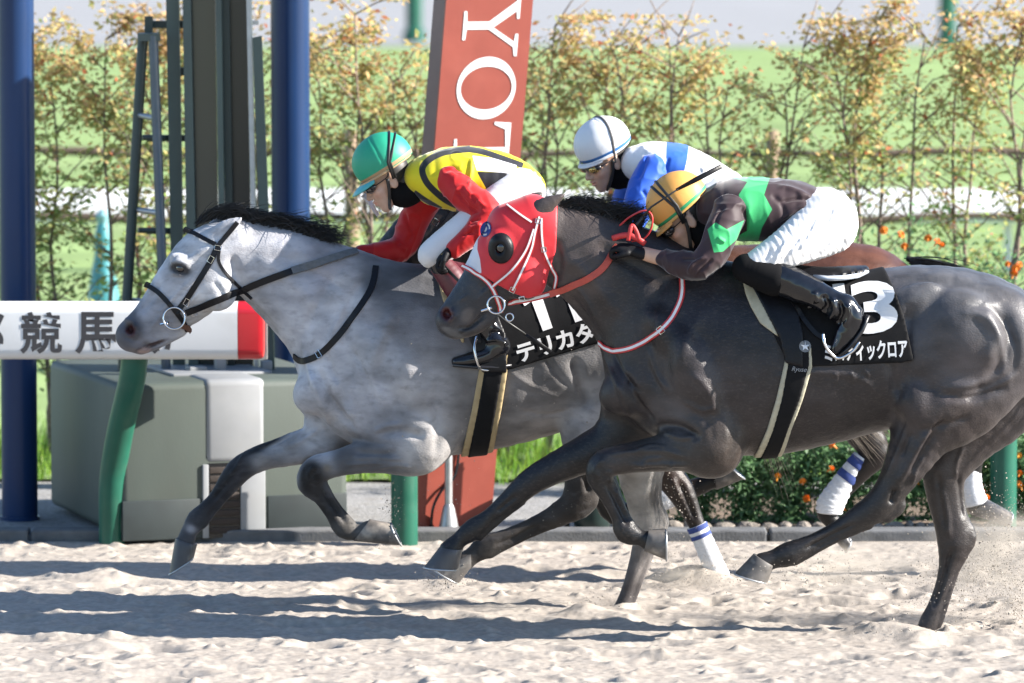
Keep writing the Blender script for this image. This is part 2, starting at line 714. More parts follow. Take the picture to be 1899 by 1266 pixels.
def sheet(name, x0, x1, y0, y1, z, m, nx=2, ny=2, rough=0.0):
    a, b = np.meshgrid(np.linspace(x0, x1, nx), np.linspace(y0, y1, ny), indexing='ij')
    P = np.stack([a.ravel(), b.ravel(), np.full(a.size, z)], 1)
    if rough:
        P[:, 2] += rough * fbm(P, 3, 3, 9)
    I = np.arange(nx * ny).reshape(nx, ny)
    Q = np.stack([I[:-1, :-1].ravel(), I[1:, :-1].ravel(), I[1:, 1:].ravel(), I[:-1, 1:].ravel()], 1)
    return tag(obj(name, P, Q, m), kind='structure')


sheet('ground', -1500, 1500, -60, 3000, -0.16, M_GRASS)
sheet('gravel_path', -60, 60, 3.30, 5.75, 0.012, M_GRAVEL, 900, 90, 0.006)
sheet('grass_field', -400, 400, 5.7, 92, 0.03, M_GRASS, 60, 60, 0.0)
sheet('road', -400, 400, 84, 260, 0.036, M_ROAD)
kerb = MB()
kerb.box((0, 3.33, -0.02), (120, 0.10, 0.10))
k0 = tag(kerb.obj('kerb', M_CONC), kind='structure')
for i in range(-3, 4):
    s_ = MB()
    s_.box((i * 1.8 + 0.35, 3.33, 0.0), (1.785, 0.15, 0.11), bevel=0.012)
    s_.obj('kerb_stone', M_CONC, k0)

# ---- paint and metal
M_BLUE = mat('blue_paint', (0.010, 0.034, 0.105), 0.3, var=0.14, vscale=5, stretch=(1, 1, .2), spec=.25, dirt=((0.015, 0.03, 0.07), .4, 7))
M_GREEN = mat('green_paint', (0.018, 0.115, 0.075), 0.35, var=0.14, vscale=6, spec=.3, dirt=((0.05, 0.13, 0.09), .5, 9))
M_DGREEN = mat('dark_green_paint', (0.016, 0.034, 0.03), 0.4, var=0.18, vscale=8, stretch=(1, 1, .3), dirt=((0.04, 0.05, 0.045), .4, 6))
M_GGREEN = mat('grey_green_paint', (0.075, 0.105, 0.09), 0.5, var=0.12, vscale=7, stretch=(1, 1, .3), dirt=((0.05, 0.06, 0.055), .5, 5))
M_CAB = mat('cabinet_paint', (0.076, 0.094, 0.080), 0.6, var=0.10, vscale=5, stretch=(1, 1, .35), bump=0.05, bscale=120, dirt=((0.085, 0.095, 0.08), .55, 4))
M_SHADE = mat('cabinet_base_shade', (0.022, 0.032, 0.033), 0.6, var=0.15, vscale=9)  # darker cabinet green, colour stands in for shade on the lower front
M_BLACK = mat('black_plate', (0.008, 0.009, 0.011), 0.25, var=0.1)
M_WHITE = mat('white_paint', (0.78, 0.78, 0.77), 0.4, var=0.03, vscale=6, coat=0.2, dirt=((0.6, 0.58, 0.54), .35, 8))
M_WPANEL = mat('white_panel', (0.27, 0.28, 0.29), 0.5, var=0.06, vscale=7, dirt=((0.3, 0.3, 0.29), .5, 6))
M_RED = mat('red_paint', (0.55, 0.012, 0.022), 0.35, var=0.05, coat=0.2)
M_INK = mat('sign_ink', (0.045, 0.042, 0.045), 0.5, var=0.1)
M_STEEL = mat('galvanised_steel', (0.5, 0.51, 0.52), 0.4, metal=0.7, var=0.12, vscale=25)
M_RUST = mat('sign_red', (0.265, 0.046, 0.026), 0.5, var=0.06, vscale=5, dirt=((0.36, 0.08, 0.05), .4, 6))
M_SIDE = mat('sign_side', (0.20, 0.115, 0.10), 0.6, var=0.1, vscale=8)
M_WOOD = mat('weathered_wood', (0.13, 0.09, 0.065), 0.9, var=0.35, vscale=16, stretch=(.25, 1, 1), bump=0.6, bscale=50)
M_WOODP = mat('post_wood', (0.27, 0.19, 0.125), 0.9, var=0.35, vscale=20, stretch=(1, 1, .2), bump=0.6, bscale=50)
M_SLAT = mat('slat_wood', (0.035, 0.024, 0.018), 0.8, var=0.3, vscale=14, stretch=(.3, 1, 1), bump=.4)

# ---- blue columns
for (xa, xb, Yc, lab) in ((3, 70, 4.05, 'round navy blue column at the left edge of the picture'),
                          (505, 577, 5.35, 'round blue column behind the cabinet, right of the mirror frame')):
    s = SCL(Yc)
    c = U((xa + xb) / 2, 900, Yc)
    r = (xb - xa) / 2 / s
    t = thing('blue_column', lab, 'column', (c[0], Yc, 0.02), 'blue columns')
    m = MB()
    m.tube([(c[0], Yc, z) for z in (0.02, 2.0, 4.6)], r, 48)
    m.obj('pole', M_BLUE, t, 'auto')
    m = MB()
    m.tube([(c[0], Yc, 0.01), (c[0], Yc, 0.03)], r * 1.1, 32)
    m.obj('base_plate', M_BLUE, t, 'auto')
    m = MB()
    m.tube([(c[0], Yc, 4.6), (c[0], Yc, 4.64)], r * 1.05, 32)
    m.obj('top_cap', M_BLUE, t, 'auto')

# ---- equipment cabinet (turned about 20 degrees)
ca = math.radians(19)
cu, cv = np.array([math.cos(ca), math.sin(ca), 0]), np.array([-math.sin(ca), math.cos(ca), 0])
c0 = G(224, 1004, 0.02)
# width so that the right end reaches pixel 646
lo_, hi_ = 0.5, 3.0
for _ in range(40):
    mid = (lo_ + hi_) / 2
    if PX([c0 + cu * mid])[0, 0] < 646:
        lo_ = mid
    else:
        hi_ = mid
CW, CD, CH = mid, 1.42, 0.765
cab = thing('equipment_cabinet', 'grey green metal cabinet with a white front panel below the finish mirror', 'cabinet', c0)


def cab_pt(a, b, z):
    return c0 + cu * a + cv * b + np.array([0, 0, z])


def cab_box(a0, a1, b0, b1, z0, z1, bevel, name, m, parent=None):
    q = MB()
    c = cab_pt((a0 + a1) / 2, (b0 + b1) / 2, (z0 + z1) / 2)
    q.box(c, (a1 - a0, b1 - b0, z1 - z0), ca, bevel)
    return q.obj(name, m, parent if parent else cab, 'auto')


def cab_a(px):
    lo, hi = -0.2, 3.0
    for _ in range(40):
        md = (lo + hi) / 2
        if PX([c0 + cu * md + np.array([0, 0, 0.4])])[0, 0] < px:
            lo = md
        else:
            hi = md
    return md


cab_box(0, CW, 0, CD, 0.02, CH, 0.038, 'body', M_CAB)
a1, a2, a3 = cab_a(379), cab_a(447), cab_a(493)
cab_box(0.008, a1 - .012, -0.006, 0.05, 0.0, 0.195, 0.004, 'shade_panel', M_SHADE)  # thin dark panels imitate the shadow band along the cabinet foot
cab_box(a3 + .008, CW - .008, -0.006, 0.05, 0.0, 0.195, 0.004, 'shade_panel', M_SHADE)
cab_box(a1, a3, -0.010, CD * .6, 0.36, CH + 0.010, 0.035, 'white_panel', M_WPANEL)
cab_box(a1 - .012, a1 + .018, -0.014, 0.03, 0.0, 0.36, 0.004, 'door_frame', M_WPANEL)
cab_box(a2 - .005, a3 - .006, -0.014, 0.03, 0.0, 0.365, 0.004, 'white_plate', M_WPANEL)
cab_box(a1 + .018, a2 - .005, -0.004, 0.02, 0.0, 0.365, 0.0, 'opening', M_BLACK)
for i in range(8):
    cab_box(a1 + .024, a2 - .012, -0.010, 0.012, 0.02 + i * .042, 0.052 + i * .042, 0.004, 'slat', M_SLAT)
for (px, w, h) in ((297, .05, .09), (545, .05, .05), (458, .05, .1), (415, .09, .03)):
    a = cab_a(px)
    cab_box(a - w / 2, a + w / 2, .45, .45 + w, CH - .01, CH + h, 0.006, 'mounting_block', M_WPANEL)
cab_box(.35, CW - .3, .3, .85, CH - .006, CH + .012, 0.004, 'top_plate', M_WPANEL)


def slab(poly, Y, t, m, name, parent, smooth=False):
    """a plate or bar: outline at depth Y, thickness t"""
    q = MB()
    q.prism([U(x, y, Y) for x, y in poly], (0, t, 0))
    return q.obj(name, m, parent, smooth)


# ---- finish mirror frame standing on the cabinet
mb_ = U(420, 705, 4.05)
mf = thing('finish_mirror', 'tall dark green mirror frame standing on the grey green cabinet', 'mirror frame', mb_)
YT = -90
slab([(306, YT), (330, YT), (343, 705), (321, 705)], 4.00, .06, M_GGREEN, 'post', mf)
slab([(337, YT), (352, YT), (368, 705), (350, 705)], 3.92, .06, M_GGREEN, 'post', mf)
slab([(352, YT), (398, YT), (408, 705), (369, 705)], 4.0, .05, mat('mirror_back', (0.024, .034, .03), 0.25, var=.2, vscale=3, stretch=(1, 1, .4), coat=.4), 'mirror_panel', mf)
slab([(398, YT), (409, YT), (420, 705), (410, 705)], 3.9, .07, M_GGREEN, 'post', mf)
slab([(410, YT), (424, YT), (436, 705), (422, 705)], 3.96, .05, M_DGREEN, 'post', mf)
slab([(424, YT), (455, YT), (470, 705), (436, 705)], 4.02, .05, M_BLACK, 'mirror_panel', mf)
slab([(455, YT), (464, YT), (480, 705), (472, 705)], 3.88, .08, M_STEEL, 'edge_trim', mf)
slab([(468, 70), (485, 66), (510, 705), (491, 705)], 3.86, .06, M_GGREEN, 'post', mf)
for (y0, y1) in ((38, 52), (125, 140), (250, 262), (424, 434)):
    slab([(272 if y0 in (38, 250, 424) else 318, y0), (344, y0), (344, y1), (272 if y0 in (38, 250, 424) else 318, y1)], 4.08, .03, M_DGREEN, 'cross_bar', mf)
slab([(466, 38), (480, 38), (480, 46), (466, 46)], 4.05, .03, M_STEEL, 'bracket', mf)
# ---- ladder
lb = U(270, 705, 3.9)
ld = thing('ladder', 'narrow dark green ladder leaning beside the finish mirror frame', 'ladder', lb)


def bar(p, q, r, m, name, parent, n=12, sm='auto'):
    b = MB()
    b.tube([p, q], r, n)
    return b.obj(name, m, parent, sm)


bar(U(265, 66, 3.95), U(226, 712, 3.85), .026, M_DGREEN, 'side_rail', ld)
bar(U(284, 66, 3.80), U(309, 712, 3.80), .024, mat('slate_blue_paint', (.05, .085, .12), .35, var=.1, coat=.3), 'side_rail', ld)
slab([(255, 62), (292, 62), (294, 76), (255, 76)], 3.78, .18, M_GGREEN, 'top_cap', ld)
slab([(268, 30), (283, 30), (283, 64), (268, 64)], 3.98, .04, M_DGREEN, 'bracket', ld)
for (x0, y0, x1) in ((257, 213, 287), (247, 388, 293), (238, 556, 300)):
    bar(U(x0, y0, 3.92), U(x1, y0 + 6, 3.80), .014, M_STEEL, 'rung', ld)
for (x0, y0, x1) in ((263, 255, 318), (256, 427, 325)):
    bar(U(x0, y0, 3.98), U(x1, y0, 4.05), .014, M_DGREEN, 'rear_rung', ld)

# ---- running rail board with lettering, red end, goose-neck leg
YR = 2.85
sR = SCL(YR)
zt, zb = U(300, 561, YR)[2], U(300, 668, YR)[2]
rail = thing('running_rail', 'white finish rail board with black characters, a red end and a bent green leg', 'rail', G(208, 1011))
prof = []
hh, dd, rr_ = (zt - zb) / 2, 0.075, 0.055
for q, (sy, sz) in enumerate(((-1, -1), (-1, 1), (1, 1), (1, -1))):
    for k in range(7):
        th = math.pi * (1.5 - .5 * q) - k / 6 * math.pi / 2
        th = [math.pi * 1.5, math.pi, math.pi / 2, 0][q] - k / 6 * math.pi / 2
        prof.append((sy * (dd - rr_) + rr_ * math.cos(th), sz * (hh - rr_) + rr_ * math.sin(th)))
prof = np.array(prof)


def rail_piece(x0, x1, grow, name, m, ends=0):
    q = MB()
    st = [(x0, 1.0), (x1, 1.0)]
    if ends:
        st = [(x0, 1.0), (x1 - .03, 1.0), (x1 - .012, .975), (x1 - .003, .93), (x1, .86)]
    Vv, Fs = [], []
    n = len(prof)
    for (x, k) in st:
        for (a, b) in prof:
            Vv.append((x, YR + dd + a * k * (1 + grow), (zt + zb) / 2 + b * k * (1 + grow)))
    for i in range(len(st) - 1):
        for j in range(n):
            Fs.append((i * n + j, i * n + (j + 1) % n, (i + 1) * n + (j + 1) % n, (i + 1) * n + j))
    Fs.append(tuple(range(n)))
    Fs.append(tuple((len(st) - 1) * n + j for j in range(n)))
    q.add(Vv, Fs)
    return q.obj(name, m, rail, 'auto')


xr0, xr1 = U(441, 600, YR)[0], U(488, 600, YR)[0]
board = rail_piece(-9.0, xr0 - .002, 0, 'board', M_WHITE)
rail_piece(xr0, xr1, 0.0, 'red_end', M_RED, 1)
q = MB()
q.box((xr1 - .02, YR + .2, (zt + zb) / 2 - .01), (.06, .06, hh * 2.02))
q.obj('end_bracket', M_STEEL, rail)
leg = catmull([U(208, 1030, 3.16), U(208, 980, 3.16), U(208, 905, 3.14), U(213, 855, 3.12), U(225, 790, 3.06), U(238, 735, 3.0), U(247, 690, 2.97), U(251, 640, 2.96)], 6)
q = MB()
q.tube(leg, 25 / SCL(3.1), 28)
q.obj('leg', M_GREEN, rail, 'auto')
q = MB()
q.tube(catmull([U(-520, 1030, 3.16), U(-520, 905, 3.14), U(-500, 790, 3.06), U(-478, 690, 2.97), U(-474, 640, 2.96)], 6), 25 / SCL(3.1), 28)
q.obj('leg', M_GREEN, rail, 'auto')


def char_on_rail(ch, x0, x1, y0, y1):
    Vt, Ft = text_mesh(ch, 0.022)
    mn, mx = Vt.min(0), Vt.max(0)
    k = (Vt - mn) / (mx - mn)
    P = np.array([U(x0 + (x1 - x0) * a, y1 + (y0 - y1) * b, YR - .0015) for a, b in k])
    o = obj('character', P, [f[::-1] for f in Ft], M_INK, board, False)
    return o


for ch, x0, x1 in (('京', -195, -115), ('都', -78, 8), ('競', 37, 115), ('馬', 139, 216), ('場', 240, 320)):
    char_on_rail(ch, x0, x1, 578, 656)

# ---- leaning red sign with serif letters
sa = math.radians(20)
su, sv = np.array([math.cos(sa), math.sin(sa), 0]), np.array([-math.sin(sa), math.cos(sa), 0])
sup = np.array([0.080, 0.0, 1.0])
s0 = G(750, 986, 0.012)
SW, ST, SH = 0.452, 0.19, 3.35
sg_ = thing('leaning_sign', 'tall leaning brick red sign with white serif letters', 'sign', s0)


def sign_pt(a, b, h):
    return s0 + su * a + sv * b + sup * h


def sign_box(a0, a1, b0, b1, h0, h1, name, m):
    q = MB()
    Vv = [sign_pt(a, b, h) for h in (h0, h1) for (a, b) in ((a0, b0), (a1, b0), (a1, b1), (a0, b1))]
    q.add(Vv, [(0, 1, 2, 3), (4, 5, 6, 7), (0, 1, 5, 4), (1, 2, 6, 5), (2, 3, 7, 6), (3, 0, 4, 7)])
    return q.obj(name, m, sg_)


face = sign_box(0, SW, 0, 0.02, 0, SH, 'front_panel', M_RUST)
sign_box(0.001, SW - .001, 0.02, ST, 0.0, SH - .002, 'casing', M_SIDE)


def glyph(polys, h_mid, h_len):
    """letter drawn in (along, up) units 0..1; its up points right, its reading direction down"""
    q = MB()
    for poly in polys:
        P = [sign_pt(0.098 + up * 0.29, -0.003, h_mid + (0.5 - al) * h_len) for al, up in poly]
        q.prism(P, sv * 0.0028)
    return q.obj('letter', M_WHITE, face)


def sign_h(py):
    lo, hi = 0, 4
    for _ in range(40):
        md = (lo + hi) / 2
        if PX([sign_pt(SW / 2, 0, md)])[0, 1] > py:
            lo = md
        else:
            hi = md
    return md


Yg = [[(.37, 0), (.63, 0), (.72, .0), (.72, .05), (.56, .065), (.56, .46), (.44, .46), (.44, .065), (.28, .05), (.28, 0)],
      [(.44, .46), (.56, .46), (.83, .92), (.97, .95), (.97, 1), (.63, 1), (.63, .95), (.75, .93), (.53, .54), (.285, .94), (.40, .955), (.40, 1), (.02, 1), (.02, .95), (.13, .93)]]
glyph(Yg, sign_h(47), sign_h(-14) - sign_h(108))
th = np.linspace(0, 2 * math.pi, 49)
q = MB()
hm, hl = sign_h(163), sign_h(105) - sign_h(221)
Vo = [sign_pt(0.098 + (0.5 + .53 * math.sin(t)) * .29, -.003, hm + .5 * math.cos(t) * hl) for t in th[:-1]]
Vi = [sign_pt(0.098 + (0.5 + .46 * math.sin(t)) * .29, -.003, hm + .345 * math.cos(t) * hl) for t in th[:-1]]
nO = len(Vo)
q.add(Vo + Vi, [(i, (i + 1) % nO, nO + (i + 1) % nO, nO + i) for i in range(nO)])
q.obj('letter', M_WHITE, face)
Tg = [[(.43, .05), (.57, .05), (.57, .93), (.43, .93)], [(.28, 0), (.72, 0), (.72, .045), (.57, .06), (.43, .06), (.28, .045)],
      [(.02, 1), (.98, 1), (1.0, .70), (.955, .70), (.87, .90), (.57, .93), (.43, .93), (.13, .90), (.045, .70), (0, .70)]]
glyph(Tg, sign_h(281), sign_h(226) - sign_h(336))
# stand, cable
st = G(832, 985, 0.012)
pole = thing('steel_stand', 'thin galvanised steel stand with a flared foot before the leaning red sign', 'stand', (st[0], st[1] - .02, .012))
q = MB()
q.tube([(st[0], st[1] - .02, z) for z in (.1, .5, 1.0)], .0195, 16)
q.obj('pole', M_STEEL, pole, 'auto')
q = MB()
q.tube([(st[0], st[1] - .02, z) for z in (.012, .03, .13, .15)], [.052, .05, .03, .021], 16)
q.obj('foot', M_STEEL, pole, 'auto')
q = MB()
q.tube(catmull([sign_pt(.13, -.02, .02), sign_pt(.13, -.03, .12), sign_pt(.17, -.02, .2), sign_pt(.235, -.015, .27), sign_pt(.25, -.01, .4)], 6), .007, 8)
tag(q.obj('cable', M_BLACK, None, True), 'black cable hanging in a curve down the leaning red sign', 'cable')

# ---- green posts, bin, black stake
for (x, y0, y1, r, lab) in ((750, 1010, 770, 25, 'green tubular post at the foot of the leaning red sign'),
                            (1860, 992, 690, 25, 'green tubular post standing in the marigolds at the right')):
    g = G(x, y0)
    t = thing('green_post', lab, 'post', (g[0], g[1], 0), 'green tubular posts')
    q = MB()
    z1 = U(x, y1, g[1])[2]
    q.tube([(g[0], g[1], z) for z in (-.03, z1)], r / SCL(g[1]), 28)
    q.obj('tube', M_GREEN, t, 'auto')
    q = MB()
    q.tube([(g[0], g[1], z1), (g[0], g[1], z1 + .015), (g[0], g[1], z1 + .03)], [r / SCL(g[1]) * 1.04, r / SCL(g[1]) * 1.02, .02], 28)
    q.obj('cap', M_GREEN, t, 'auto')
g = G(1098, 984, 0.012)
t = thing('green_bin', 'dark green round bin standing low on the gravel behind the horses legs', 'bin', g)
q = MB()
q.tube([(g[0], g[1], z) for z in (.012, .03, .07, .34)], [.06, .085, .1, .125], 24)
q.obj('tub', M_DGREEN, t, 'auto')
q = MB()
q.tube([(g[0], g[1], z) for z in (.34, .35, .365)], [.132, .132, .12], 24)
q.obj('rim', M_DGREEN, t, 'auto')
g = G(1052, 985, 0.012)
q = MB()
q.tube([(g[0], g[1], z) for z in (.0, .3, .62)], .012, 10)
q.tube([(g[0] - .03, g[1], .60), (g[0] + .03, g[1], .60)], .012, 8)
tag(q.obj('black_stake', M_BLACK, None, 'auto'), 'thin black stake standing on the gravel beside the dark green bin', 'stake')

# ---- far fence, far white rail, far green poles, teal statue-like valve
YF = 16.0
fe = thing('wooden_fence', 'weathered wooden post and rail fence behind the hedge', 'fence', (0, YF, .03))
for x in (-915, -130, 652, 1431, 2210):
    s = SCL(YF)
    p = U(x, 500, YF)
    q = MB()
    zt_ = U(x, 240, YF)[2]
    q.tube([(p[0] + .004 * math.sin(k * 2), YF, z) for k, z in enumerate((.0, .5, 1.0, zt_ - .015, zt_))], [.053, .052, .051, .05, .042], 14)
    q.obj('post', M_WOODP, fe, 'auto')
for (ya, yb) in ((290, 276), (404, 404)):
    for i, (xa, xb) in enumerate(((-915, -130), (-130, 652), (652, 1431), (1431, 2210))):
        n = 9
        P = [U(xa + (xb - xa) * k / (n - 1), (ya + yb) / 2 + 5 * math.sin(k * 1.3 + i * 2), YF + .06) for k in range(n)]
        q = MB()
        q.tube(P, [.030 + .006 * math.sin(k * 2.1 + i) for k in range(n)], 10)
        q.obj('rail', M_WOOD, fe, True)
YW = 21.0
wr = thing('white_rail', 'thick white running rail of the far course beyond the fence', 'rail', (0, YW, .03))
zc_ = U(900, 381, YW)[2]
q = MB()
q.prism([(-30, YW + a, zc_ + b) for a, b in ((-.12, -.135), (-.13, -.10), (-.08, .02), (.0, .10), (.10, .135), (.12, .11), (.02, .04), (-.04, -.04), (-.09, -.135))], (60, 0, 0))
q.obj('rail_cover', M_WHITE, wr, 'auto')
for i in range(-9, 10):
    q = MB()
    q.tube([(i * 3.1 + 1.0, YW + .07, 0.0), (i * 3.1 + 1.0, YW + .07, zc_)], .035, 10)
    q.obj('rail_post', M_WHITE, wr, 'auto')
for (x, yb, lab) in ((1757, 90, 'distant green pole at the road edge above the right of the hedge'), (768, 78, 'distant green pole just left of the leaning red sign')):
    g = G(x, yb, .03)
    t = thing('green_pole', lab, 'pole', g, 'distant green poles')
    q = MB()
    q.tube([(g[0], g[1], z) for z in (0, 4.0, 8.0)], .17, 16)
    q.obj('mast', M_GREEN, t, 'auto')
    q = MB()
    q.tube([(g[0], g[1], z) for z in (0, .25, .3)], [.24, .24, .17], 16)
    q.obj('base', M_GREEN, t, 'auto')
YB = 12.0
g = U(192, 600, YB)
hy = thing('teal_cone', 'pale teal cone shaped stand half hidden behind the hedge', 'stand', (g[0], YB, .03))
q = MB()
zs = [.03, .3, .55, .72, .86, .95, 1.02]
q.tube([(g[0], YB, z) for z in (.03, .35, .55, .70, .8, .86, .92, 1.0)], [.14, .125, .10, .075, .055, .06, .055, .035], 20)
q.obj('cone', mat('teal_plastic', (.06, .27, .30), .4, var=.1), hy, 'auto')
q = MB()
q.tube([(g[0], YB, 1.0), (g[0], YB, 1.05), (g[0], YB, 1.09)], [.035, .05, .02], 16)
q.obj('cap', mat('teal_plastic_pale', (.22, .42, .46), .4, var=.1), hy, 'auto')

# ---- grass blades near the hedge foot
def blades(name, n, x0, x1, y0, y1, hmin, hmax, label, seed):
    r = np.random.default_rng(seed)
    x, y = r.uniform(x0, x1, n), r.uniform(y0, y1, n)
    keep = noise3(np.stack([x, y, 0 * x], 1), 2.2, 3) > -0.35
    x, y = x[keep], y[keep]
    n = len(x)
    h = r.uniform(hmin, hmax, n)
    a = r.uniform(0, 2 * math.pi, n)
    w = .004
    lean = r.normal(0, .35, (n, 2)) * h[:, None]
    b = np.stack([x, y, np.full(n, .02)], 1)
    d = np.stack([np.cos(a) * w, np.sin(a) * w, 0 * a], 1)
    m = b + np.stack([lean[:, 0] * .35, lean[:, 1] * .35, h * .6], 1)
    tp = b + np.stack([lean[:, 0], lean[:, 1], h], 1)
    Vv = np.stack([b - d, b + d, m + d * .7, m - d * .7, tp], 1).reshape(-1, 3)
    o = np.arange(n)[:, None] * 5
    Fq = np.vstack([o + np.array([[0, 1, 2, 3]]), np.hstack([o + 3, o + 2, o + 4, o + 4])])
    Fs = [tuple(q) for q in (o + np.array([[0, 1, 2, 3]])).tolist()] + [tuple(q) for q in (o + np.array([[3, 2, 4]])).tolist()]
    k = r.uniform(.7, 1.3, (n, 1))
    c = np.repeat(np.array([[.12, .26, .035]]) * k + r.uniform(0, .05, (n, 1)) * np.array([[1.6, .6, .1]]), 5, 0)
    o_ = obj(name, Vv, Fs, M_LEAF, None, False, {'col': c})
    return tag(o_, label, 'grass', None, 'stuff')


M_LEAF = leaf_mat('leaf', trans=.6)
M_BARK = mat('bark', (.24, .18, .14), .9, var=.3, vscale=40, bump=.5)
blades('tall_grass', 9000, -3.6, 3.6, 5.5, 7.6, .05, .26, 'unmown green grass along the hedge foot', 4)

# ---- hedge shrubs, each one a plant
def shrub(px, Yb, seed, height, spread, nleaf, lab):
    r = np.random.default_rng(seed)
    b = U(px, 700, Yb)
    base = np.array([b[0], Yb, 0.02])
    t = thing('hedge_shrub', lab, 'shrub', base, 'shrubs of the hedge')
    q = MB()
    anchors = []
    ns = r.integers(2, 4)
    for i in range(ns):
        lx = r.normal(0, spread * .5)
        top = height * r.uniform(.82, 1.0)
        P = [base + np.array([r.normal(0, .03), r.normal(0, .03), 0])]
        for k in range(1, 8):
            f = k / 7
            P.append(base + np.array([lx * f ** 1.2 + r.normal(0, .022), r.normal(0, .05) * f, top * f]))
        P = catmull(P, 2)
        q.tube(P, np.linspace(.017, .004, len(P)), 6)
        for k in range(3, len(P)):
            anchors.append((P[k], .10))
            for _ in range(2):
                a = r.uniform(-1, 1)
                L = r.uniform(.16, .62) * (1 - .25 * k / len(P))
                up = r.uniform(.35, 1.0)
                d = np.array([math.copysign(.25 + abs(a) * .75, a), r.normal(0, .35), up])
                d = d / np.linalg.norm(d) * L
                e = P[k] + d
                mid_ = P[k] + d * .5 + r.normal(0, .015, 3)
                q.tube([P[k], mid_, e], [.005, .0038, .002], 5)
                for f in (.3, .5, .7, .85, 1.0):
                    anchors.append((P[k] + d * f, .045))
    q.obj('stem', M_BARK, t, True)
    A = np.array([a for a, _ in anchors])
    S = np.array([s for _, s in anchors])
    topz = base[2] + height
    w = .5 + 1.3 * (A[:, 2] / topz) ** 3
    # patchy leafing: some stretches are nearly bare
    w *= np.clip(.8 + 1.1 * noise3(A, 3.2, seed), .12, 2)
    k = r.choice(len(A), nleaf, p=w / w.sum())
    C = A[k] + r.normal(0, 1, (nleaf, 3)) * S[k][:, None] * (1, .8, .8)
    C[:, 2] = np.minimum(C[:, 2], topz + .05)
    n = len(C)
    d = r.normal(0, 1, (n, 3)) * (1, .8, .5)
    d[:, 2] -= .15
    d /= np.linalg.norm(d, axis=1)[:, None]
    s_ = np.cross(d, r.normal(0, 1, (n, 3)) + (0, 0, 1.2))
    s_ /= np.linalg.norm(s_, axis=1)[:, None]
    nn = np.cross(s_, d)
    L = r.uniform(.013, .028, (n, 1))
    Vv = np.stack([C - d * L, C + s_ * L * .52 + nn * L * .18, C + d * L, C - s_ * L * .52 + nn * L * .18], 1).reshape(-1, 3)
    Q = (np.arange(n)[:, None] * 4 + np.array([[0, 1, 2, 3]]))
    zz = np.clip(C[:, 2] / topz, 0, 1)
    pal = np.array([[.25, .34, .11], [.36, .38, .14], [.50, .40, .17], [.55, .37, .19], [.52, .17, .08]])
    u = np.clip(zz ** 2 * 2.6 + r.normal(.45, .8, n), 0, 3.99)
    u = np.where(r.random(n) < .03, 4, u).astype(int)
    c = pal[u] * r.uniform(.75, 1.25, (n, 1))
    o = obj('foliage', Vv, Q, M_LEAF, t, False, {'col': np.repeat(c, 4, 0)})
    o['kind'] = 'stuff'
    return t


SH = [(-40, 'far left, mostly behind the navy column'), (100, 'just right of the navy blue column'), (205, 'left of the green ladder'), (335, 'behind the finish mirror frame'),
      (455, 'right behind the black mirror panel'), (612, 'right of the second blue column'), (715, 'left of the leaning red sign, above the green cap'),
      (850, 'hidden by the leaning red sign'), (1020, 'right of the leaning red sign'), (1105, 'above the white cap'),
      (1238, 'with a dark forked stem right of the white cap'), (1340, 'leaning right, left of the fence post'),
      (1432, 'sparse, just before the fence post'), (930, 'at the right edge of the leaning red sign'), (1565, 'dense, right of the fence post'), (1648, 'second right of the fence post'), (1770, 'in front of the distant green pole'), (1858, 'at the right edge')]
for i, (px, w) in enumerate(SH):
    hgt = 2.46 + .05 * math.sin(i * 2.3)
    dens = 3900 if px < 260 else 2050
    if px in (1105, 1340, 850, 1432, 1505):
        dens, hgt = 1050, 2.38
    shrub(px, 6.25 + .12 * math.sin(i * 1.7), 100 + i, hgt, .30, dens, 'hedge shrub with yellowing autumn leaves ' + w)

# ---- marigold bed with a rough stone edging
M_STONE = mat('edging_stone', (.22, .19, .16), .9, var=.35, vscale=30, bump=.8, bscale=60)
e0 = G(1190, 985, .012)
ed = thing('stone_edging', 'low row of rough brown stones along the marigold bed', 'edging', (e0[0], e0[1], .012))
r = np.random.default_rng(21)
x = e0[0]
while x < 3.2:
    w = r.uniform(.05, .13)
    bm = bmesh.new()
    bmesh.ops.create_icosphere(bm, subdivisions=2, radius=.5)
    Vv = np.array([v.co[:] for v in bm.verts])
    Fs = [tuple(v.index for v in f.verts) for f in bm.faces]
    bm.free()
    Vv *= 1 + .25 * noise3(Vv, 2.2, int(r.integers(99)))[:, None]
    Vv = Vv * (w, .08, r.uniform(.05, .075)) + (x + w / 2, e0[1] + r.normal(0, .012), .03)
    obj('stone', Vv, Fs, M_STONE, ed, False)
    x += w * .93
sheet('flower_soil', e0[0], 4.5, e0[1] + .02, 5.2, .03, M_SOIL, 60, 20, .02)
M_PETAL = mat('marigold_petal', (.9, .24, .012), .6, var=.25, vscale=60)
M_PETALY = mat('marigold_petal_yellow', (.9, .33, .01), .6, var=.25, vscale=60)
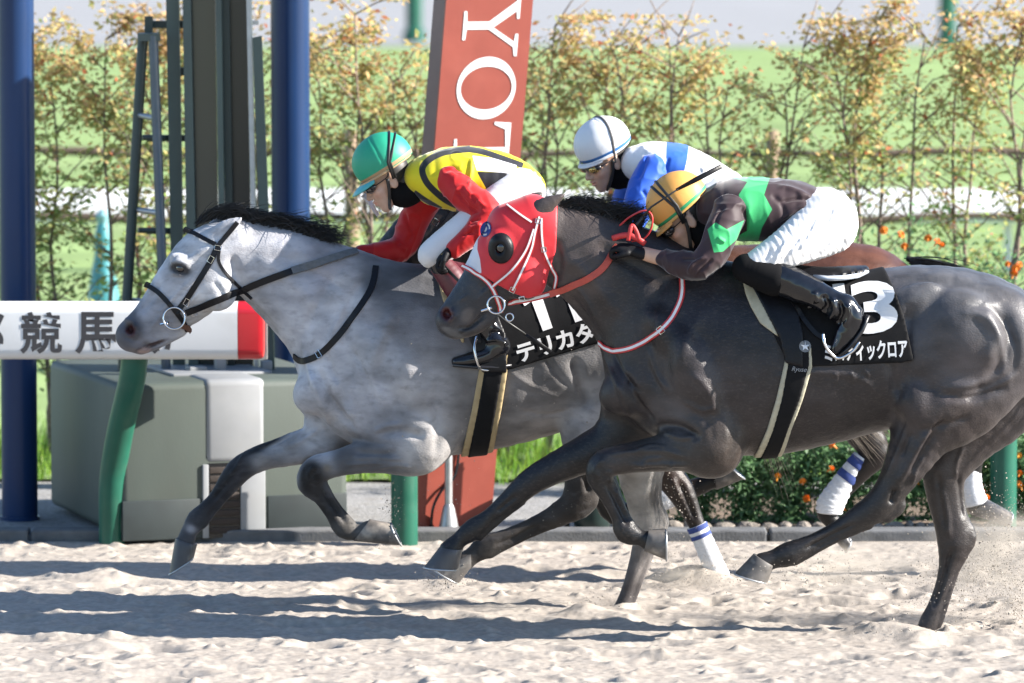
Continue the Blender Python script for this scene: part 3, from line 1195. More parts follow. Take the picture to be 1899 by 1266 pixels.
# one flower head: ruffled layered petals, shared by all
fb = MB()
for ring, (nr, rad, z, tilt) in enumerate(((9, .024, 0, .1), (8, .019, .007, .35), (6, .013, .013, .7), (4, .007, .018, 1.1))):
    for k in range(nr):
        a = 2 * math.pi * (k + .5 * ring) / nr
        ux, uy = math.cos(a), math.sin(a)
        p0 = np.array([ux * .003, uy * .003, z - .004])
        tp = np.array([ux * rad * math.cos(tilt), uy * rad * math.cos(tilt), z + rad * math.sin(tilt)])
        sd_ = np.array([-uy, ux, 0]) * rad * .42
        mm = p0 + (tp - p0) * .65
        fb.add([p0, mm + sd_, tp + sd_ * .5 + (0, 0, -.003), tp - sd_ * .5 + (0, 0, .002), mm - sd_], [(0, 1, 2, 3, 4)])
fb.tube([(0, 0, -.03), (0, 0, -.004)], [.003, .006], 6)
fme = {}
for nm, mm in (('o', M_PETAL), ('y', M_PETALY)):
    me = mesh_data('flower', fb.V, fb.F, False)
    me.materials.append(mm)
    fme[nm] = me


def marigold(cx, cy, z0, h, w, nleaf, flowers, seed, lab):
    r = np.random.default_rng(seed)
    t = thing('marigold_bush', lab, 'flower bush', (cx, cy, z0), 'marigold bushes')
    q = MB()
    tips = []
    for i in range(11):
        a = r.uniform(0, 2 * math.pi)
        rad = w * r.uniform(.2, 1)
        e = np.array([cx + math.cos(a) * rad, cy + math.sin(a) * rad * .7, z0 + h * r.uniform(.55, 1)])
        b = np.array([cx, cy, z0])
        m_ = (b + e) / 2 + (0, 0, h * .12) + np.array([math.cos(a), math.sin(a), 0]) * rad * .2
        P = catmull([b, m_, e], 3)
        q.tube(P, np.linspace(.006, .003, len(P)), 5)
        tips.append(P)
    q.obj('stem', M_LEAFG, t, True)
    A = np.vstack(tips)
    C = A[r.integers(0, len(A), nleaf)] + r.normal(0, 1, (nleaf, 3)) * (w * .22, w * .2, h * .13)
    C[:, 2] = np.maximum(C[:, 2], z0 + .01)
    n = nleaf
    d = r.normal(0, 1, (n, 3))
    d /= np.linalg.norm(d, axis=1)[:, None]
    s_ = np.cross(d, r.normal(0, 1, (n, 3)))
    s_ /= np.linalg.norm(s_, axis=1)[:, None]
    nn = np.cross(s_, d)
    L = r.uniform(.012, .026, (n, 1))
    Vv = np.stack([C - d * L, C + s_ * L * .36 + nn * L * .2, C + d * L, C - s_ * L * .36 + nn * L * .2], 1).reshape(-1, 3)
    Q = (np.arange(n)[:, None] * 4 + np.array([[0, 1, 2, 3]]))
    c = np.array([[.11, .21, .09]]) * r.uniform(.6, 1.5, (n, 1)) + r.uniform(0, .03, (n, 1))
    o = obj('foliage', Vv, Q, M_LEAF, t, False, {'col': np.repeat(c, 4, 0)})
    o['kind'] = 'stuff'
    for (fx, fz, col) in flowers:
        f = bpy.data.objects.new('flower', fme[col])
        COL.objects.link(f)
        f.parent = t
        f.matrix_parent_inverse = Matrix.Translation(-Vector(ORIGIN[t.name]))
        f.location = (fx, cy - w * .75 + r.uniform(-.02, .04), fz)
        f.rotation_euler = (math.radians(r.uniform(15, 75)), r.uniform(-.5, .5), r.uniform(0, 6))
        k_ = r.uniform(.65, 1.0)
        f.scale = (k_, k_, k_)
    return t


M_LEAFG = mat('flower_stem', (.06, .13, .04), .6, var=.2)
FL = [(1443, 886), (1489, 894), (1497, 927), (1545, 826), (1597, 816), (1562, 946), (1603, 873), (1542, 872), (1702, 893), (1822, 912), (1815, 902), (1830, 925),
      (1890, 845), (1893, 880), (1891, 898), (1340, 868), (1895, 905), (1240, 860)]
bx = [1195, 1290, 1385, 1470, 1560, 1650, 1745, 1825, 1905, 1990]
wl = ['left end of the marigold bed beside the dark green bin', 'second from the left end of the bed', 'behind the brown hoof and the girth',
      'with a large orange head below the dark horse belly', 'behind the bandaged hind leg', 'behind the hock of the dark horse', 'between the hind legs of the dark horse',
      'left of the green post at the right', 'right of the green post', 'right end of the marigold bed outside the view']
for i, x in enumerate(bx):
    Yb = e0[1] + .26
    p = U(x, 900, Yb)
    fl = [(U(a, b, Yb - .18)[0], U(a, b, Yb - .18)[2], 'o' if k % 4 else 'y') for k, (a, b) in enumerate(FL) if abs(a - x) <= 46]
    marigold(p[0], Yb, .03, .44 + .05 * math.sin(i * 2), .2, 2600, fl, 300 + i, 'front row marigold bush ' + wl[i])
FL2 = [(1672, 436), (1678, 458), (1722, 443), (1745, 455), (1738, 449), (1869, 490), (1884, 497), (1891, 492), (1880, 508), (1640, 428), (1560, 430)]
for i, (x, ytop, lab) in enumerate(((1575, 470, 'behind the seat of the jockey in maroon'), (1700, 480, 'above the black tail of the brown horse'), (1860, 520, 'above the tail of the dark horse'), (1960, 540, 'at the right end of the tall row'))):
    Yb = 5.0
    p = U(x, 800, Yb)
    ht = U(x, ytop, Yb)[2]
    fl = [(U(a, b, Yb - .2)[0], U(a, b, Yb - .2)[2], 'o') for (a, b) in FL2 if abs(a - x) <= 65]
    marigold(p[0], Yb, .03, ht, .26, 4500, fl, 400 + i, 'tall marigold bush of the back row ' + lab)
# ================================================================== HORSES
def W(nodes, Yc, yo=0.0):
    """(px, py, r_inplane_px, r_lateral_px[, y_offset_m]) -> world limb nodes"""
    s = SCL(Yc)
    out = []
    for n in nodes:
        y = Yc + (n[4] if len(n) > 4 else yo)
        p = U(n[0], n[1], y)
        out.append((p[0], y, p[2], n[2] / s, n[3] / s))
    return out


def rot_xz(deg):
    """columns: long axis turned by deg in the picture plane (0 = along +X, positive = downwards right)"""
    a = math.radians(deg)
    return np.array([[math.cos(a), 0, math.sin(a)], [0, 1, 0], [-math.sin(a), 0, math.cos(a)]])


def fill(fd, S, grow=0.0, only=None):
    Yc = S['Y']
    s = SCL(Yc)
    for (nm, k, nodes) in S['limbs']:
        if only and nm not in only:
            continue
        fd.limb(W(nodes, Yc), k, grow=grow)
    for (nm, px, py, a, b, c, ang, yo, k, op) in S['ells']:
        if only and nm not in only:
            continue
        for y in ((yo,) if op == 'n' or yo == 0 else (yo, -yo)):
            p = U(px, py, Yc + y)
            fd.ell(p, (a / s, c / s, b / s), rot_xz(ang), k, 's' if op == 's' else 'u', grow=grow if op != 's' else 0)


def bounds(S, only=None):
    P = np.vstack([np.array(W(n, S['Y'])) for (nm, k, n) in S['limbs'] if not only or nm in only])
    r = P[:, 3:].max(1)[:, None]
    return (P[:, :3] - r).min(0) - .02, (P[:, :3] + r).max(0) + .02


def strokes(V, N, lines, Yc, s):
    """press grooves (negative) and raise ridges (positive) along lines drawn on the side of the body"""
    M = V.copy()
    far = M[:, 1] > Yc
    M[far, 1] = 2 * Yc - M[far, 1]
    Qp = PX(M)
    D = np.zeros(len(V))
    for (pts, wid, dep) in lines:
        P = catmull(pts, 5)
        lo, hi = P.min(0) - 3 * wid, P.max(0) + 3 * wid
        m = np.where((Qp > lo).all(1) & (Qp < hi).all(1) & (np.abs(N[:, 1]) > .2))[0]
        if not len(m):
            continue
        d, t = line_dist(Qp[m], P)
        D[m] += 1.75 * dep * np.exp(-(d / wid) ** 2) * np.clip(np.minimum(t, 1 - t) * 6, 0, 1) * np.clip((np.abs(N[m, 1]) - .2) * 3, 0, 1)
    return V + N * D[:, None]


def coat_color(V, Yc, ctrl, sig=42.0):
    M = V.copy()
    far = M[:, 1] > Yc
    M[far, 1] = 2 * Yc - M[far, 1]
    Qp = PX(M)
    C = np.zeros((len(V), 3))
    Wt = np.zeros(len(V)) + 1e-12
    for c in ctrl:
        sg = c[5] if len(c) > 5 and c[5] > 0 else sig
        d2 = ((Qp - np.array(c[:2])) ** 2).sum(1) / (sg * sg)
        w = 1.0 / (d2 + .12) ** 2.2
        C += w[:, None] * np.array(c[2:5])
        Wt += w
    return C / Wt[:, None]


BV = {}


def bvh_of(V, Q):
    return BVHTree.FromPolygons([tuple(v) for v in V.tolist()], [tuple(q) for q in Q.tolist()])


def hit(bvhs, px, py):
    o = Vector(CAM)
    d = Vector(ray(px, py)).normalized()
    best = None
    for b in bvhs:
        r = b.ray_cast(o, d)
        if r[0] is not None and (best is None or r[3] < best[2]):
            best = (np.array(r[0]), np.array(r[1]), r[3])
    return best


def strap(name, pts, wpx, bvhs, m, parent, Yc, off=.006, thick=.004, dens=7, both=False, yfree=None, cols=None):
    """a flat leather or webbing strap laid on the body along a line of pixels"""
    P2 = catmull(np.asarray(pts, float)[:, :2], dens)
    s = SCL(Yc)
    pos, nor, ok = [], [], []
    for p in P2:
        h = hit(bvhs, *p) if bvhs else None
        if h is None or abs(h[0][1] - Yc) > .5:
            pos.append(None)
            nor.append(np.array([0, -1.0, 0]))
            ok.append(False)
        else:
            pos.append(h[0])
            nor.append(h[1])
            ok.append(True)
    ys = np.array([p[1] if p is not None else np.nan for p in pos])
    if yfree is not None:
        t = np.linspace(0, 1, len(P2))
        yf = Yc + np.interp(t, np.linspace(0, 1, len(yfree)), yfree)
        ys = np.where(np.isnan(ys), yf, ys) if bvhs else yf
    if np.isnan(ys).all():
        ys[:] = Yc
    g = np.where(~np.isnan(ys))[0]
    ys = np.interp(np.arange(len(ys)), g, ys[g])
    for _ in range(2):
        ys[1:-1] = .25 * ys[:-2] + .5 * ys[1:-1] + .25 * ys[2:]
    P = np.array([U(p[0], p[1], y) for p, y in zip(P2, ys)])
    Nn = np.array(nor)
    for _ in range(3):
        Nn[1:-1] = .25 * Nn[:-2] + .5 * Nn[1:-1] + .25 * Nn[2:]
    Nn[:, 1] = np.minimum(Nn[:, 1], -.25)
    Nn /= np.linalg.norm(Nn, axis=1)[:, None]
    P = P + Nn * off
    T = np.gradient(P, axis=0)
    T /= np.linalg.norm(T, axis=1)[:, None] + 1e-9
    B = np.cross(T, Nn)
    B /= np.linalg.norm(B, axis=1)[:, None] + 1e-9
    w = wpx / s / 2
    if np.ndim(wpx):
        w = np.interp(np.linspace(0, 1, len(P)), np.linspace(0, 1, len(wpx)), wpx)[:, None] / s / 2
    ring = np.stack([P - B * w - Nn * thick * .6, P - B * w * .92 + Nn * thick * .5, P + B * w * .92 + Nn * thick * .5, P + B * w - Nn * thick * .6], 1)
    q = MB()
    m_ = len(P)
    Fs = []
    for i in range(m_ - 1):
        for j in range(4):
            Fs.append((i * 4 + j, i * 4 + (j + 1) % 4, (i + 1) * 4 + (j + 1) % 4, (i + 1) * 4 + j))
    Fs += [(0, 1, 2, 3), tuple((m_ - 1) * 4 + j for j in range(4))]
    q.add(ring.reshape(-1, 3), Fs)
    o = q.obj(name, m, parent, False)
    if both:
        R2 = ring.copy()
        R2[:, :, 1] = 2 * Yc - R2[:, :, 1]
        q2 = MB()
        q2.add(R2.reshape(-1, 3), Fs)
        q2.obj(name, m, parent, False)
    return o


def shell(name, S, poly, wlat, grow, vox, m, parent, only, cols=None, smooth=1, fn=None, key=None):
    """cloth or leather lying on the body: the body grown by its thickness, cut to an outline"""
    Yc = S['Y']
    s = SCL(Yc)
    Pw = np.array([U(x, y, Yc - wlat)[[0, 2]] for x, y in poly])
    lo = np.array([Pw[:, 0].min(), Yc - wlat * 1.6 - .05, Pw[:, 1].min()])
    hi = np.array([Pw[:, 0].max(), Yc + wlat * 1.6 + .05, Pw[:, 1].max()])
    fd = Field(lo - .01, hi + .01, vox)
    fill(fd, S, grow, only)
    fd.clip_xz(Pw)
    V, Q = fd.mesh(smooth)
    if fn:
        V = fn(V, normals(V, Q))
    cc = cols(V) if cols else None
    o = obj(name, V, Q, m, parent, True, cc)
    if key:
        BV[key] = bvh_of(V, Q)
    return o


def pat_from(polys, Yc, s):
    """signed distances (metres) of the vertices to outlines drawn in the photo"""
    def f(V):
        M = V.copy()
        far = M[:, 1] > Yc
        M[far, 1] = 2 * Yc - M[far, 1]
        Qp = PX(M)
        ch = np.full((len(V), 4), 1.0)
        for i, group in enumerate(polys):
            d = np.full(len(V), 9.0)
            for pl in group:
                d = np.minimum(d, poly_sd(Qp[:, 0], Qp[:, 1], pl) / s)
            ch[:, i] = d
        return {'pat': ch}
    return f


def band(pts, w):
    """outline of a stripe of width w along a line"""
    P = catmull(np.asarray(pts, float), 4)
    T = np.gradient(P, axis=0)
    T /= np.linalg.norm(T, axis=1)[:, None]
    N = np.stack([-T[:, 1], T[:, 0]], 1) * w / 2
    return np.vstack([P + N, (P - N)[::-1]])


def hoof(cf, cb, toe, heel, Yc, yo, latr, m, parent, col=None):
    """hoof wall lofted from the coronet to the ground rim, with a frogged sole and a shoe"""
    y = Yc + yo
    s = SCL(Yc)
    cf, cb, toe, heel = [U(p[0], p[1], y) for p in (cf, cb, toe, heel)]
    q = MB()
    n = 20
    rings = []
    for t, k in ((-.12, .88), (0, 1.0), (.25, 1.03), (.5, 1.08), (.75, 1.13), (1.0, 1.17), (1.0, .9), (.93, .55)):
        f = cf + (toe - cf) * t
        b = cb + (heel - cb) * t
        c = (f + b) / 2
        hv = (f - b) / 2 * (1 if t < .999 or k > 1 else .9)
        if (t, k) == (.93, .55):
            hv = hv * .6
        lat = np.array([0, latr / s * k, 0])
        ring = []
        for j in range(n):
            a = 2 * math.pi * j / n
            ca_, sa_ = math.cos(a), math.sin(a)
            ca2 = math.copysign(abs(ca_) ** (.85 if ca_ > 0 else .6), ca_)
            ring.append(c + hv * ca2 + lat * sa_)
        rings.append(ring)
    Vv = np.array(rings).reshape(-1, 3)
    Fs = []
    for i in range(len(rings) - 1):
        for j in range(n):
            k = (j + 1) % n
            Fs.append((i * n + j, i * n + k, (i + 1) * n + k, (i + 1) * n + j))
    Fs += [tuple(range(n)), tuple((len(rings) - 1) * n + j for j in range(n))]
    q.add(Vv, Fs)
    o = q.obj('hoof', m, parent, 'auto')
    sh = MB()
    ax = np.cross(toe - heel, (0, 1, 0))
    ax = ax / np.linalg.norm(ax) * .004
    if (ax @ (toe - cf)) < 0:
        ax = -ax
    c = (toe + heel) / 2
    hv = (toe - heel) / 2
    P = []
    for j in range(17):
        a = math.radians(-145 + 290 * j / 16)
        P.append(c + ax + hv * 1.0 * math.cos(a) + np.array([0, latr / s * 1.12 * math.sin(a), 0]))
    sh.tube(P, (.009, .0045), 6, lat=ax / .004)
    sh.obj('shoe', M_STEEL, o, True)
    return o


def hair(name, roots, ends, mids, n, Yc, ysp, m, parent, r0=.0022, jit=10, seed=1, segs=8, yshift=0.0, ydrift=.03):
    """strands from a root line, each a tapered three-sided tube along a curve"""
    r = np.random.default_rng(seed)
    roots, ends, mids = [np.asarray(a, float) for a in (roots, ends, mids)]
    L = np.linspace(0, 1, len(roots))
    q = MB()
    u = np.sort(r.random(n))
    rt = np.stack([np.interp(u, L, roots[:, k]) for k in (0, 1)], 1) + r.normal(0, 2.0, (n, 2))
    en = np.stack([np.interp(u, L, ends[:, k]) for k in (0, 1)], 1) * r.uniform(.55, 1.12, (n, 1)) + r.normal(0, jit, (n, 2))
    md = np.stack([np.interp(u, L, mids[:, k]) for k in (0, 1)], 1) + r.normal(0, jit * .55, (n, 2))
    y0 = Yc + yshift + r.uniform(-ysp, ysp, n)
    y1 = y0 + r.normal(0, ydrift, n)
    t = np.linspace(0, 1, segs)[:, None]
    AllV, AllF = [], []
    for i in range(n):
        p0, p1, p2 = rt[i], rt[i] + md[i], rt[i] + en[i]
        c2 = (1 - t) ** 2 * p0 + 2 * t * (1 - t) * p1 + t * t * p2
        c2 = c2 + np.sin(t * 9 + i) * t * 1.6
        y = y0[i] + (y1[i] - y0[i]) * t[:, 0]
        P = np.array([U(c2[k, 0], c2[k, 1], y[k]) for k in range(segs)])
        q.tube(P, r0 * r.uniform(.6, 1.3) * (1.05 - t[:, 0]) ** .6, 3, cap=False)
    return q.obj(name, m, parent, True)


def coat_mat(name, rough=.5, var=.2, vs=14, spec=.4, sheen=.15, dirt=None):
    m = mat(name, attr='col', rough=rough, var=var, vscale=vs, vdetail=7, spec=spec, sheen=sheen, bump=.25, bscale=230,
            stretch=(.5, 1, 1), dirt=dirt)
    return m


M_GREYCOAT = coat_mat('grey_coat', .58, .36, 12, .18, .05, dirt=((.11, .105, .11), .4, 34))
M_DARKCOAT = coat_mat('dark_coat', .37, .36, 11, .32, .0, dirt=((.13, .105, .095), .26, 110))
M_BAYCOAT = coat_mat('bay_coat', .42, .2, 20, .3, .0)
M_HAIRK = mat('black_hair', (.006, .0055, .006), .4, var=.3, vscale=30, spec=.5)
M_HAIRG = mat('grey_hair', (.30, .26, .22), .5, var=.4, vscale=30)
M_HOOF = mat('hoof_horn', (.055, .053, .056), .45, var=.3, vscale=25, stretch=(1, 1, .3), dirt=((.42, .37, .31), .75, 14))
M_HOOFL = mat('hoof_horn_dusty', (.11, .10, .092), .6, var=.3, vscale=25, dirt=((.5, .44, .37), .8, 12))
M_EYE = mat('horse_eye', (.006, .004, .004), .06, var=0, coat=1)
M_LEATHER = mat('black_leather', (.007, .007, .009), .42, var=.25, vscale=40, spec=.22, bump=.1, bscale=150)
M_CLOTHK = mat('black_cloth', (.007, .007, .008), .85, var=.15, vscale=50, bump=.1, bscale=300, spec=.2)
M_CREAM = mat('cream_foam', (.42, .32, .17), .8, var=.12, vscale=30)
M_CREAML = mat('pale_foam', (.45, .42, .31), .8, var=.12, vscale=30)
M_WCLOTH = mat('white_print', (.80, .80, .80), .7, var=.04)
M_CHROME = mat('chrome', (.75, .75, .76), .12, metal=1.0, var=0)
M_REDW = mat('red_webbing', (.55, .03, .03), .55, var=.12, vscale=40)
M_REDHOOD = mat('red_hood_cloth', (.62, .012, .022), .55, var=.07, vscale=9, sheen=.3, bump=.06, bscale=200, pattern=[(.70, .70, .74)])
M_MAROON = mat('maroon_leather', (.10, .014, .022), .45, var=.15, vscale=30)


def build_horse(S):
    Yc = S['Y']
    s = SCL(Yc)
    g = U(S['root'][0], S['root'][1], Yc)
    t = thing(S['name'], S['label'], 'horse', (g[0], Yc, 0.0), 'racing horses')
    lo, hi = bounds(S)
    fd = Field(lo, hi, .0085)
    fill(fd, S)
    V, Q = fd.mesh(1)
    N = normals(V, Q)
    V = strokes(V, N, S['strokes'], Yc, s)
    N = normals(V, Q)
    V = V + N * (.0020 * fbm(V * (1, 1, .6), 9, 2, 3) + .0010 * (1 - np.abs(noise3(V * (1, 1, .5), 21, 9))) ** 3 + .0007 * noise3(V, 48, 4))[:, None]
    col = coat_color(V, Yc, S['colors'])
    M = V.copy()
    far = M[:, 1] > Yc
    M[far, 1] = 2 * Yc - M[far, 1]
    Qp = PX(M)
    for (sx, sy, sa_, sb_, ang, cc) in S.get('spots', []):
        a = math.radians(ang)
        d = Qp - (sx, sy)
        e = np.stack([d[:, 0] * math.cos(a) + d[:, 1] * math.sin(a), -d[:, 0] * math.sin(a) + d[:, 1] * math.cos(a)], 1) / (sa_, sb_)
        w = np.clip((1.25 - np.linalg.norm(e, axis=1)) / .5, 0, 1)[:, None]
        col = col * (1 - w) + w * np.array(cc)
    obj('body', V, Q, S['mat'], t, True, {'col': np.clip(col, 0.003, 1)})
    BV[S['key']] = bvh_of(V, Q)
    for h in S['hooves']:
        hoof(*h[:4], Yc, h[4], h[5], h[6], t)
    for (ex, ey, er) in S['eyes']:
        hh = hit([BV[S['key']]], ex, ey)
        p = hh[0] - hh[1] * er * .55
        bm = bmesh.new()
        bmesh.ops.create_uvsphere(bm, u_segments=20, v_segments=14, radius=er)
        bm.verts.index_update()
        Vv = np.array([v.co[:] for v in bm.verts])
        Fs = [tuple(v.index for v in f.verts) for f in bm.faces]
        bm.free()
        obj('eye', Vv + p, Fs, M_EYE, t)
        p2 = p.copy()
        p2[1] = 2 * Yc - p2[1]
        obj('eye', Vv + p2, Fs, M_EYE, t)
    return t


